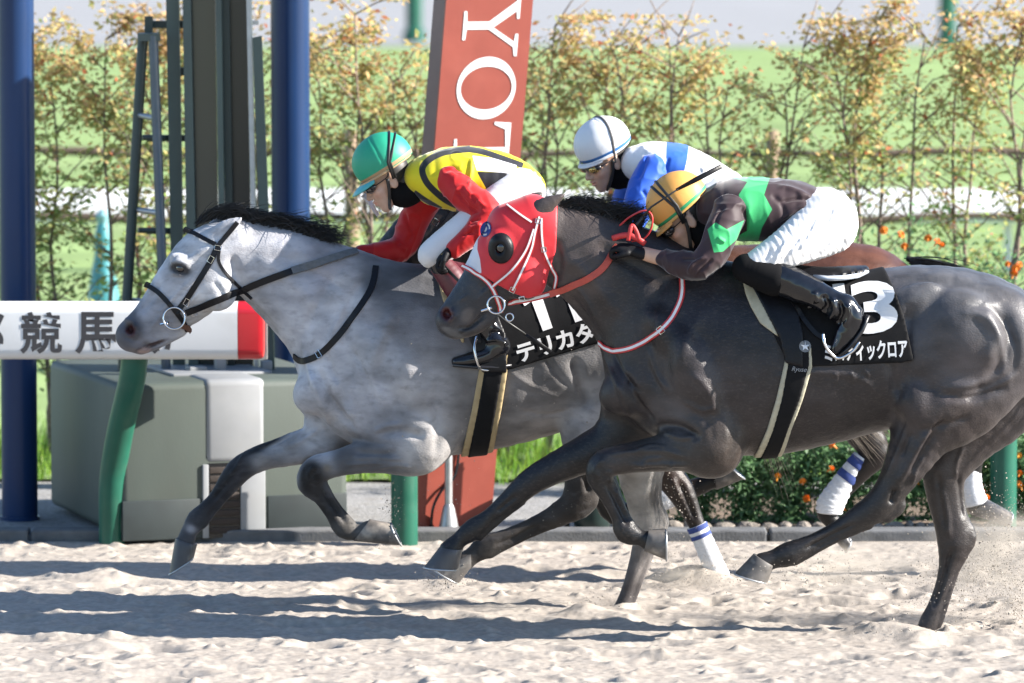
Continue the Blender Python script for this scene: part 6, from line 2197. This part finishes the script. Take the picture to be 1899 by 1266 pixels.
    if S.get('seams', True):
        an = np.arctan2(V[:, 1], V[:, 0] + .008)
        for a0 in (0, math.pi, math.pi / 2, -math.pi / 2):
            dd = np.abs(np.angle(np.exp(1j * (an - a0)))) * np.hypot(V[:, 0] + .008, V[:, 1])
            V = V - N * (.0022 * np.exp(-(dd / .005) ** 2) * (V[:, 2] > .03))[:, None]
    V = V + N * (.0012 * fbm(V, 18, 2, S['seed']))[:, None]
    pat = np.full((len(V), 4), 1.0)
    pat[:, 0] = np.abs(V[:, 2] - .022 - .10 * V[:, 0] * -1) - .0075     # band above the rim
    hb = bvh_of(V, Q)
    hm = obj('helmet', V @ R.T + L(0, 0, HZ), Q, S['m_helmet'], t, True, {'pat': pat})
    q = MB()
    P = []
    for a in np.linspace(0, 2 * math.pi, 41):
        x, y = -.008 + .127 * math.cos(a), .104 * math.sin(a)
        P.append(L(x, y, .010 - .10 * x + HZ))
    q.tube(P, (.004, .007), 8, lat=R[:, 2])
    q.obj('rim', S['m_rim'], hm, True)
    V, Fs = [], []
    nA = 17
    for i, a in enumerate(np.linspace(-1.05, 1.05, nA)):
        for j, f in enumerate((0, .35, .7, 1.0)):
            pl = S.get('peak', .05) * math.cos(a * 1.35) ** .8
            x, y = -.008 + (.127 + pl * f) * math.cos(a), (.105 + pl * f * .35) * math.sin(a)
            for dz in (0, -.004):
                V.append(L(x, y, HZ + .012 - .10 * x - .35 * pl * f * f - abs(y) * .1 * f + dz))
    st_ = 8
    for i in range(nA - 1):
        for j in range(3):
            a0, b0 = i * st_ + j * 2, (i + 1) * st_ + j * 2
            Fs += [(a0, b0, b0 + 2, a0 + 2), (a0 + 1, a0 + 3, b0 + 3, b0 + 1)]
        a0, b0 = i * st_ + 6, (i + 1) * st_ + 6
        Fs.append((a0, b0, b0 + 1, a0 + 1))
    q = MB()
    q.add(V, Fs)
    q.obj('peak', S['m_peak'], hm, True)
    q = MB()
    q.tube([L(-.01 - .003 * k, 0, HZ + .165 + .004 * k) for k in range(3)], [.010, .011, .004], 10)
    q.obj('button', S['m_helmet'], hm, True)
    # ---- goggles and their elastic over the cap
    if S.get('goggles', True):
        fd = Field((.04, -.085, -.045), (.135, .085, .05), .0035)
        for sg in (-1, 1):
            fd.ell((.088, sg * .034, .002), (.022, .034, .025), None, .012)
        fd.limb([(.075, -.068, .004, .014, .012), (.098, -.03, .003, .016, .014), (.102, 0, .006, .010, .010), (.098, .03, .003, .016, .014), (.075, .068, .004, .014, .012)], .01, (0, 0, 1))
        V, Q = fd.mesh(1)
        gg = obj('goggles', V @ R.T + o0, Q, M_GFRAME, t)
        for sg in (-1, 1):
            fd = Field((.05, -.085, -.04), (.14, .085, .04), .003)
            fd.ell((.087, sg * .043, .001), (.027, .029, .0215), None, .004)
            V, Q = fd.mesh(1)
            obj('lens', V @ R.T + o0, Q, S['m_lens'], gg)
        for (psi, xb) in S['elastic']:
            P = [L(xb, -.098, -.002)]
            for k in np.linspace(.04, .96, 25):
                f_ = math.pi * k
                v = np.array([math.sin(psi) * math.sin(f_), -math.cos(f_), math.cos(psi) * math.sin(f_)])
                w_ = 1 - math.sin(f_)
                v = v + np.array([xb * 6 * w_, 0, -.25 * w_])
                hh = hb.ray_cast(Vector((-.008, 0, .058)), Vector(v).normalized())
                if hh[0] is not None:
                    p_ = np.array(hh[0]) + np.array(hh[1]) * .0025
                    P.append(L(p_[0], p_[1], p_[2] + HZ))
            P.append(L(xb, .098, -.002))
            q = MB()
            q.tube(P, (.0024, .0062), 8, lat=R[:, 0])
            q.obj('elastic', S['m_elastic'], gg, True)
        for sg in (-1, 1):
            q = MB()
            q.tube(catmull([L(.072, sg * .066, .004), L(.035, sg * .084, .010), L(.0, sg * .092, .018), L(-.01, sg * .100, .03)], 5), (.008, .0025), 8, lat=L(0, 0, 1) - o0)
            q.obj('elastic', S['m_elastic'], gg, True)
    for sg in (-1, 1):
        q = MB()
        q.tube(catmull([L(.005, sg * .088, .01), L(.02, sg * .078, -.04), L(.045, sg * .05, -.095), L(.055, sg * .015, -.122)], 5), (.0075, .0022), 8)
        q.obj('chin_strap', M_STRAPK, hm, True)
    return t, L, R


M_SKINA = mat('skin_tone', attr='col', rough=.5, var=.07, vscale=40, spec=.4, bump=.05, bscale=200)


def mirror_far(nodes, dy=0.0, dx=0):
    return [(n[0] + dx, n[1], n[2], n[3], (-n[4] if len(n) > 4 else 0) + dy) for n in nodes]


# ------------------------------------------------------------------ jockey of the grey: green cap, red sleeves
n1 = [(958, 358, 46, 46, -.10), (920, 388, 41, 40, -.16), (868, 424, 34, 34, -.21), (820, 458, 29, 28, -.235), (800, 472, 25, 25, -.24)]
s1 = [(812, 486, 20, 20, -.235), (850, 535, 24, 23, -.25), (888, 585, 24, 22, -.26), (912, 618, 22, 20, -.26), (922, 640, 24, 20, -.26)]
f1 = [(924, 645, 25, 19, -.26), (905, 658, 19, 19, -.265), (872, 667, 14, 18, -.27), (846, 670, 9, 13, -.27)]
so1 = [(948, 676, 5, 14, -.26), (920, 680, 5, 16, -.265), (880, 679, 5, 18, -.27), (840, 676, 4, 12, -.27)]
J1 = dict(
    name='person', label='jockey in a green cap, yellow and black vest and red sleeves on the grey horse', Y=.8, hip=(960, 500), helmet=(706, 297), pitch=27, yaw=4, seed=31, mouth=.001,
    torso=[(782, 328, 34, 56), (830, 331, 57, 78), (890, 332, 59, 76), (940, 338, 51, 68), (968, 350, 42, 62)],
    arm_near=[(836, 336, 28, 27, -.15), (868, 366, 29, 28, -.21), (905, 394, 26, 26, -.26), (888, 422, 24, 24, -.29), (862, 446, 20, 20, -.30), (845, 460, 17, 17, -.30)],
    arm_far=[(800, 350, 34, 32, .175), (772, 400, 28, 27, .21), (750, 452, 26, 26, .22), (722, 468, 24, 24, .18), (690, 471, 20, 19, .12), (674, 470, 17, 17, .10)],
    hips=[(935, 350, 40, 62), (962, 352, 46, 68), (978, 356, 34, 58)], leg_near=n1, leg_far=mirror_far(n1), shin_near=s1, shin_far=mirror_far(s1), foot_near=f1, foot_far=mirror_far(f1), sole_near=so1, sole_far=mirror_far(so1),
    hands=[('n', (836, 465, -.30), (816, 484, -.30), (0, 1, -.3), 1), ('f', (668, 470, .09), (640, 466, .06), (0, 1, .2), -1)],
    jpat=[[band([(766, 287), (786, 279), (806, 274)], 5), band([(872, 276), (840, 279), (815, 285), (793, 298), (783, 314), (790, 336), (808, 356), (832, 374), (865, 388)], 12), band([(866, 276), (895, 281), (925, 291), (970, 307)], 11), band([(768, 356), (788, 370), (818, 388)], 9), band([(846, 388), (880, 392)], 9), [(884, 318), (956, 320), (950, 352), (902, 350)]],
          [[(876, 288), (915, 293), (958, 306), (956, 322), (884, 316)]]],
    boot_top=[(818, 492, 22, 21, -.235), (836, 515, 25, 24, -.245), (848, 532, 26, 25, -.25)], m_top=M_MAROON,
    folds=[([(846, 352), (866, 380), (890, 396)], 4, -.006), ([(858, 345), (880, 368), (905, 385)], 4, .005), ([(872, 360), (885, 375)], 3, -.006), ([(890, 405), (872, 410)], 3, -.006), ([(893, 415), (868, 424)], 3, .005), ([(880, 430), (858, 436)], 3, -.005),
           ([(820, 318), (838, 312), (856, 322)], 5, -.005), ([(745, 400), (760, 440), (752, 462)], 4, -.005), ([(735, 462), (752, 474)], 4, .004), ([(875, 290), (873, 320), (868, 350)], 4, .005)],
    boot_folds=[([(905, 620), (925, 615), (940, 625)], 4, -.006), ([(900, 632), (922, 630), (942, 640)], 4, .006)],
    crease=((.64, .77), .40), m_jacket=mat('yellow_vest', (.72, .60, .015), .6, spec=.25, var=.06, vscale=10, sheen=.2, bump=.05, bscale=200, pattern=[(.016, .016, .02), (.62, .62, .64)]),
    m_sleeve=mat('red_silk', (.52, .010, .012), .6, spec=.25, var=.08, vscale=10, sheen=.3), m_helmet=mat('green_silk', (.022, .34, .20), .5, spec=.35, var=.06, vscale=6, coat=.0, bump=.03, bscale=100, pattern=[(.42, .27, .14)]), m_rim=mat('tan_trim', (.45, .30, .16), .5), m_peak=mat('teal_peak', (.04, .34, .36), .35),
    m_lens=M_LENSK, m_elastic=M_STRAPK, elastic=[(-.75, -.02), (-.95, -.03)], peak=.055)
T1, L1, R1 = jockey(J1)
# clear visor hanging from the peak
V, Fs = [], []
nv, mv = 15, 8
for i in range(nv):
    a = (i / (nv - 1) - .5) * 2.3
    for j in range(mv):
        f = j / (mv - 1)
        rad = .150 - .02 * f + .004 * math.sin(i * 2.1 + f * 5)
        V.append(L1(-.02 + rad * math.cos(a) * 1.05, .108 * math.sin(a) * (1 + .03 * f), -.012 - .115 * f + .006 * math.sin(i * 1.3) * f))
for i in range(nv - 1):
    for j in range(mv - 1):
        Fs.append((i * mv + j, (i + 1) * mv + j, (i + 1) * mv + j + 1, i * mv + j + 1))
q = MB()
q.add(V, Fs)
q.obj('visor', visor_mat(), T1, True)
# gold badge on the near glove cuff
q = MB()
q.tube([U(823, 475, .8 - .325), U(823, 475, .8 - .333)], (.016, .013), 14)
q.obj('glove_badge', mat('gold_badge', (.55, .36, .08), .35, metal=.6, var=.2), T1, 'auto')

# ------------------------------------------------------------------ jockey of the dark horse: orange cap, brown and green silks
n3 = [(1532, 416, 58, 54, -.10), (1500, 437, 48, 46, -.16), (1460, 459, 37, 37, -.215), (1425, 478, 30, 30, -.24), (1403, 489, 26, 26, -.25)]
s3 = [(1404, 505, 27, 26, -.255), (1445, 516, 31, 28, -.265), (1490, 534, 28, 26, -.275), (1528, 553, 25, 23, -.28), (1558, 570, 25, 22, -.285)]
f3 = [(1564, 572, 28, 21, -.285), (1580, 592, 24, 20, -.287), (1568, 618, 20, 19, -.29), (1553, 642, 13, 16, -.29), (1546, 654, 8, 12, -.29)]
so3 = [(1610, 584, 5, 15, -.287), (1598, 612, 5, 16, -.29), (1575, 643, 5, 16, -.29), (1551, 664, 4, 12, -.29)]
J3 = dict(
    name='person', label='crouching jockey in an orange cap and brown silks with green zigzag on the dark horse', Y=0.0, hip=(1530, 520), helmet=(1252, 372), pitch=35, yaw=2, seed=47,
    torso=[(1322, 386, 38, 54), (1365, 386, 57, 82), (1420, 388, 59, 80), (1475, 385, 50, 72), (1512, 390, 38, 64)],
    arm_near=[(1354, 390, 31, 30, -.165), (1338, 430, 32, 30, -.225), (1322, 466, 28, 27, -.245), (1298, 493, 26, 26, -.25), (1262, 489, 24, 23, -.22), (1232, 480, 20, 20, -.185), (1212, 475, 19, 19, -.17), (1195, 470, 18, 18, -.155)],
    sleeve_near=[(1354, 390, 31, 30, -.165), (1338, 430, 32, 30, -.225), (1322, 466, 28, 27, -.245), (1298, 493, 26, 26, -.25), (1262, 489, 24, 23, -.22), (1240, 482, 20, 20, -.19), (1232, 480, 17, 17, -.185)],
    arm_far=[(1338, 398, 36, 33, .19), (1310, 440, 30, 28, .22), (1280, 480, 27, 26, .23), (1240, 475, 24, 23, .18), (1200, 466, 18, 18, .10)],
    hips=[(1490, 392, 42, 66), (1528, 405, 58, 74), (1540, 414, 52, 64)], leg_near=n3, leg_far=mirror_far(n3), shin_near=s3, shin_far=mirror_far(s3), foot_near=f3, foot_far=mirror_far(f3), sole_near=so3, sole_far=mirror_far(so3),
    boot_top=[(1384, 497, 27, 27, -.254), (1408, 505, 31, 30, -.258), (1436, 516, 33, 31, -.264)],
    hands=[('n', (1178, 466, -.15), (1150, 458, -.13), (0, 1, .3), 1), ('f', (1196, 463, .09), (1166, 456, .06), (0, 1, .2), -1)],
    jpat=[[[(1360, 322), (1430, 322), (1417, 361), (1432, 388), (1413, 422), (1404, 455), (1355, 458), (1364, 440), (1385, 428), (1385, 401), (1370, 361), (1386, 337), (1360, 330)]]],
    spat=[[[(1312, 425), (1327, 412), (1348, 425), (1380, 408), (1366, 444), (1341, 466), (1324, 468)]]],
    folds=[([(1440, 345), (1475, 352), (1510, 372)], 5, .005), ([(1445, 375), (1480, 368), (1518, 372)], 4, -.006), ([(1450, 405), (1485, 385), (1520, 378)], 4, .006), ([(1440, 420), (1480, 400), (1515, 388)], 4, -.006), ([(1430, 360), (1450, 380), (1455, 410)], 5, -.004),
           ([(1376, 380), (1384, 410), (1376, 435)], 4, -.008), ([(1322, 480), (1300, 500), (1290, 515)], 3, -.006), ([(1310, 475), (1285, 490), (1275, 508)], 3, .006), ([(1292, 480), (1262, 480)], 3, -.005), ([(1345, 380), (1330, 400), (1325, 425)], 4, -.005), ([(1330, 440), (1345, 450)], 3, .006)],
    boot_folds=[([(1528, 545), (1535, 565), (1525, 580)], 5, -.008), ([(1542, 550), (1548, 575), (1535, 595)], 5, .009), ([(1556, 556), (1562, 580), (1548, 605)], 4, -.008), ([(1570, 562), (1574, 585), (1566, 605)], 4, .007), ([(1510, 540), (1516, 562)], 5, .006)],
    bfolds=[([(1545, 380), (1530, 420), (1500, 455)], 4, -.005), ([(1560, 395), (1548, 440), (1520, 475)], 4, .004), ([(1520, 400), (1500, 440), (1478, 470)], 3, .004), ([(1575, 420), (1562, 455)], 4, -.004), ([(1490, 430), (1472, 455), (1450, 490)], 3, -.004), ([(1460, 445), (1445, 470), (1432, 495)], 3, .004), ([(1430, 460), (1418, 485)], 3, -.004), ([(1535, 470), (1500, 480), (1450, 497)], 4, .004)],
    crease=((.93, -.36), .62), m_jacket=mat('brown_silk', (.036, .019, .023), .6, spec=.25, var=.1, vscale=9, sheen=.35, bump=.04, bscale=200, pattern=[(.04, .42, .14)]),
    m_sleeve=mat('brown_silk_sleeve', (.036, .019, .023), .6, spec=.25, var=.1, vscale=9, sheen=.35, pattern=[(.04, .42, .14)]), m_helmet=mat('orange_cap', (.72, .36, .085), .5, spec=.35, var=.05, vscale=6, coat=.0, bump=.03, bscale=100, pattern=[(.03, .32, .13)]), m_rim=mat('orange_trim', (.62, .36, .10), .45), m_peak=mat('orange_peak', (.66, .36, .10), .45),
    m_lens=M_LENSK, m_elastic=M_STRAPK, elastic=[(.18, .01), (.42, .02)], peak=.035)
T3, L3, R3 = jockey(J3)

# ------------------------------------------------------------------ jockey of the bay: white cap, blue and white silks
n2 = [(1338, 366, 46, 46, -.10), (1300, 398, 40, 40, -.16), (1258, 432, 33, 33, -.2), (1222, 460, 28, 27, -.22), (1205, 474, 24, 24, -.22)]
s2 = [(1206, 482, 27, 25, -.225), (1240, 530, 26, 24, -.235), (1275, 580, 23, 21, -.24), (1300, 620, 20, 19, -.24)]
f2 = [(1302, 622, 22, 18, -.24), (1290, 640, 18, 17, -.24), (1255, 648, 12, 15, -.24), (1235, 650, 8, 12, -.24)]
so2 = [(1320, 655, 5, 14, -.24), (1290, 660, 5, 16, -.24), (1260, 659, 5, 16, -.24), (1232, 656, 4, 12, -.24)]
J2 = dict(
    name='person', label='jockey in a white cap, gold goggles and blue and white silks behind the others', Y=1.85, hip=(1340, 480), helmet=(1114, 264), pitch=22, yaw=26, seed=63, mouth=.002,
    torso=[(1182, 303, 34, 50), (1218, 309, 47, 76), (1262, 317, 48, 76), (1308, 335, 43, 68), (1340, 352, 38, 62)],
    arm_near=[(1210, 316, 30, 28, -.16), (1190, 362, 29, 28, -.215), (1172, 410, 26, 25, -.23), (1150, 432, 24, 23, -.2), (1118, 440, 20, 20, -.15), (1092, 446, 16, 16, -.12)],
    arm_far=[(1190, 322, 34, 31, .18), (1166, 365, 28, 27, .21), (1148, 410, 25, 25, .22), (1120, 432, 23, 23, .18), (1090, 442, 17, 17, .11)],
    hips=[(1315, 345, 38, 60), (1342, 358, 45, 66), (1352, 364, 36, 58)], leg_near=n2, leg_far=mirror_far(n2), shin_near=s2, shin_far=mirror_far(s2), foot_near=f2, foot_far=mirror_far(f2), sole_near=so2, sole_far=mirror_far(so2),
    hands=[('n', (1086, 446, -.11), (1058, 452, -.08), (0, 1, .2), 1), ('f', (1086, 444, .09), (1058, 450, .06), (0, 1, .2), -1)],
    jpat=[[[(1236, 255), (1278, 268), (1274, 297), (1266, 328), (1228, 330), (1235, 297)]]],
    folds=[([(1200, 280), (1192, 310), (1180, 335)], 5, -.006), ([(1190, 350), (1205, 375)], 4, -.006), ([(1240, 290), (1232, 320)], 4, -.005), ([(1290, 300), (1310, 320)], 4, .005)],
    crease=((.64, .77), .40), m_jacket=mat('white_silk', (.74, .74, .76), .6, spec=.25, var=.04, vscale=10, sheen=.2, bump=.05, bscale=200, pattern=[(.025, .12, .52)]),
    m_sleeve=mat('blue_silk', (.02, .10, .52), .6, spec=.25, var=.08, vscale=10, sheen=.3), m_helmet=mat('white_cap', (.74, .75, .78), .5, spec=.35, var=.04, vscale=6, coat=.0, bump=.03, bscale=100, pattern=[(.04, .16, .42)]), m_rim=mat('white_trim', (.7, .7, .72), .4), m_peak=mat('white_peak', (.7, .7, .72), .4),
    m_lens=M_LENSG, m_elastic=M_STRAPG, elastic=[(-.25, .0)], peak=.016)
T2, L2, R2 = jockey(J2)

# ------------------------------------------------------------------ held and hanging things
q = MB()
q.tube([U(1192, 402, -.16), U(1207, 384, -.17), U(1225, 372, -.19), U(1258, 350, -.21)], [.0055, .0045, .004, .0035], 8)
wh = thing('whip', 'black whip with a flat leather end held across the orange cap', 'whip', U(1192, 402, -.16), 'jockeys whips')
q.obj('shaft', M_STRAPK, wh, True)
q = MB()
q.tube([U(1254, 352, -.21), U(1290, 333, -.215), U(1338, 308, -.22)], [(.006, .002), (.011, .003), (.010, .003)], 8)
q.obj('flap', M_LEATHER, wh, True)
q = MB()
q.tube([U(1160, 440, -.12), U(1178, 420, -.14), U(1192, 402, -.16)], [.009, .008, .006], 10)
q.obj('handle', M_STRAPK, wh, True)
wh = thing('whip', 'black whip hanging back from the gloved hand of the jockey on the grey', 'whip', U(818, 500, .62), 'jockeys whips')
q = MB()
q.tube([U(818, 488, .50), U(875, 545, .44), U(935, 593, .40), U(975, 620, .40)], [.008, .006, .005, .005], 8)
q.obj('shaft', M_STRAPK, wh, True)
q = MB()
q.tube([U(972, 618, .40), U(995, 634, .40), U(1022, 653, .40)], [(.006, .003), (.010, .003), (.009, .003)], 8)
q.obj('flap', M_LEATHER, wh, True)
# loops of the red rein above the hand
q = MB()
loop = catmull([U(x, y, yy) for x, y, yy in ((1150, 417, -.10), (1165, 404, -.12), (1185, 393, -.14), (1200, 391, -.15), (1209, 400, -.16), (1209, 418, -.16), (1202, 434, -.15), (1190, 444, -.14), (1172, 447, -.13))], 6)
q.tube(loop, (.004, .014), 8)
q.obj('rein_loop', M_REDW, H_DARK, True)
q = MB()
q.tube(catmull([U(x, y, yy) for x, y, yy in ((1136, 442, -.13), (1152, 437, -.15), (1168, 436, -.165), (1182, 442, -.16), (1196, 452, -.15))], 5), (.013, .007), 8)
q.obj('rein_knot', M_REDW, H_DARK, True)
q = MB()
q.tube(catmull([U(x, y, yy) for x, y, yy in ((1165, 446, -.165), (1168, 430, -.17), (1172, 418, -.165), (1180, 428, -.165), (1186, 446, -.165))], 5), (.009, .006), 8)
q.obj('rein_knot', M_REDW, H_DARK, True)


def stirrup(P, parent, r=.006):
    q = MB()
    q.tube(catmull(P, 6), r, 8)
    return q.obj('stirrup', M_CHROME, parent, True)


stirrup([U(x, y, yy) for x, y, yy in ((1526, 618, -.33), (1529, 636, -.345), (1538, 652, -.345), (1555, 664, -.335), (1580, 652, -.33), (1594, 634, -.325))], H_DARK)
stirrup([U(x, y, yy) for x, y, yy in ((884, 622, .8 - .29), (880, 645, .8 - .31), (884, 668, .8 - .315), (892, 684, .8 - .30), (915, 687, .8 - .29))], H_GREY)
# ================================================================== FLYING SAND
def grains(name, spots, label, seed):
    r = np.random.default_rng(seed)
    Vv, Fs = [], []
    base = np.array([(1, 1, 1), (-1, -1, 1), (-1, 1, -1), (1, -1, -1)]) / 1.732
    tf = [(0, 1, 2), (0, 3, 1), (0, 2, 3), (1, 3, 2)]
    for (px, py, Y, sx, sz, n, r0) in spots:
        s = SCL(Y)
        c = U(px, py, Y)
        P = c + r.normal(0, 1, (n, 3)) * (sx / s, .10, sz / s)
        P = P[P[:, 2] > .005]
        for p in P:
            k = len(Vv)
            R = r0 * r.lognormal(0, .45)
            a = r.uniform(0, 6.28, 3)
            M = np.array(Matrix.Rotation(a[0], 3, 'X') @ Matrix.Rotation(a[1], 3, 'Z'))
            Vv += (base @ M.T * R + p).tolist()
            Fs += [tuple(i + k for i in f) for f in tf]
    o = obj(name, np.array(Vv), Fs, M_SAND, None, False)
    return tag(o, label, 'sand', None, 'stuff')


grains('flying_sand', [(1830, 1040, .3, 55, 45, 2600, .0019), (1780, 1090, .2, 70, 30, 1600, .0019), (1870, 1000, .6, 30, 60, 900, .0022), (1520, 1060, -.1, 70, 16, 700, .0020), (1280, 1062, 1.6, 60, 22, 1100, .0019), (1250, 930, 1.6, 30, 40, 260, .0022),
                       (1110, 1130, .9, 40, 14, 700, .0020), (830, 1066, .7, 26, 14, 600, .0019), (725, 950, .7, 10, 30, 220, .0020), (1660, 1176, 0, 40, 10, 600, .0020), (1120, 900, .3, 160, 120, 220, .0020), (800, 900, .3, 80, 70, 90, .0020), (1889, 1120, .4, 22, 30, 700, .0028)],
       'grains of sand flying up round the hooves', 77)


# ================================================================== DUST
def dust(px, py, Y, r3, dens, seed):
    c = U(px, py, Y)
    bm = bmesh.new()
    bmesh.ops.create_icosphere(bm, subdivisions=3, radius=1.0)
    me = bpy.data.meshes.new('dust_cloud')
    bm.to_mesh(me)
    bm.free()
    o = bpy.data.objects.new('dust_cloud', me)
    COL.objects.link(o)
    o.location = (c[0], c[1], max(c[2], r3[2] * .8))
    o.scale = r3
    m = bpy.data.materials.new('sand_dust')
    m.use_nodes = True
    nt = m.node_tree
    nt.nodes.remove(nt.nodes['Principled BSDF'])
    pv = nt.nodes.new('ShaderNodeVolumePrincipled')
    pv.inputs['Color'].default_value = (.80, .72, .62, 1)
    tc = nt.nodes.new('ShaderNodeTexCoord')
    ln = nt.nodes.new('ShaderNodeVectorMath')
    ln.operation = 'LENGTH'
    nt.links.new(tc.outputs['Object'], ln.inputs[0])
    mr = nt.nodes.new('ShaderNodeMapRange')
    mr.inputs['From Min'].default_value = 1.0
    mr.inputs['From Max'].default_value = .15
    nt.links.new(ln.outputs['Value'], mr.inputs['Value'])
    no = nt.nodes.new('ShaderNodeTexNoise')
    no.inputs['Scale'].default_value = 2.2
    no.inputs['Detail'].default_value = 4
    mp = nt.nodes.new('ShaderNodeMapping')
    mp.inputs['Location'].default_value = (seed, seed * 2, 0)
    nt.links.new(tc.outputs['Object'], mp.inputs['Vector'])
    nt.links.new(mp.outputs[0], no.inputs['Vector'])
    nr = nt.nodes.new('ShaderNodeMapRange')
    nr.inputs['From Min'].default_value = .42
    nr.inputs['From Max'].default_value = .68
    nt.links.new(no.outputs['Fac'], nr.inputs['Value'])
    mu = nt.nodes.new('ShaderNodeMath')
    mu.operation = 'MULTIPLY'
    nt.links.new(mr.outputs[0], mu.inputs[0])
    nt.links.new(nr.outputs[0], mu.inputs[1])
    m2 = nt.nodes.new('ShaderNodeMath')
    m2.operation = 'MULTIPLY'
    m2.inputs[1].default_value = dens
    nt.links.new(mu.outputs[0], m2.inputs[0])
    nt.links.new(m2.outputs[0], pv.inputs['Density'])
    nt.links.new(pv.outputs[0], nt.nodes['Material Output'].inputs['Volume'])
    me.materials.append(m)
    return o


tag(dust(1850, 1030, .45, (.36, .28, .24), 12.0, 1), 'pale dust rising behind the hind hooves at the right', 'dust', None, 'stuff')
tag(dust(1560, 1052, .5, (.55, .3, .12), 6.0, 3), 'thin dust over the sand below the dark horse', 'dust', None, 'stuff')
tag(dust(1265, 1062, 1.6, (.22, .2, .08), 7.0, 5), 'small dust puff at the bandaged front foot', 'dust', None, 'stuff')
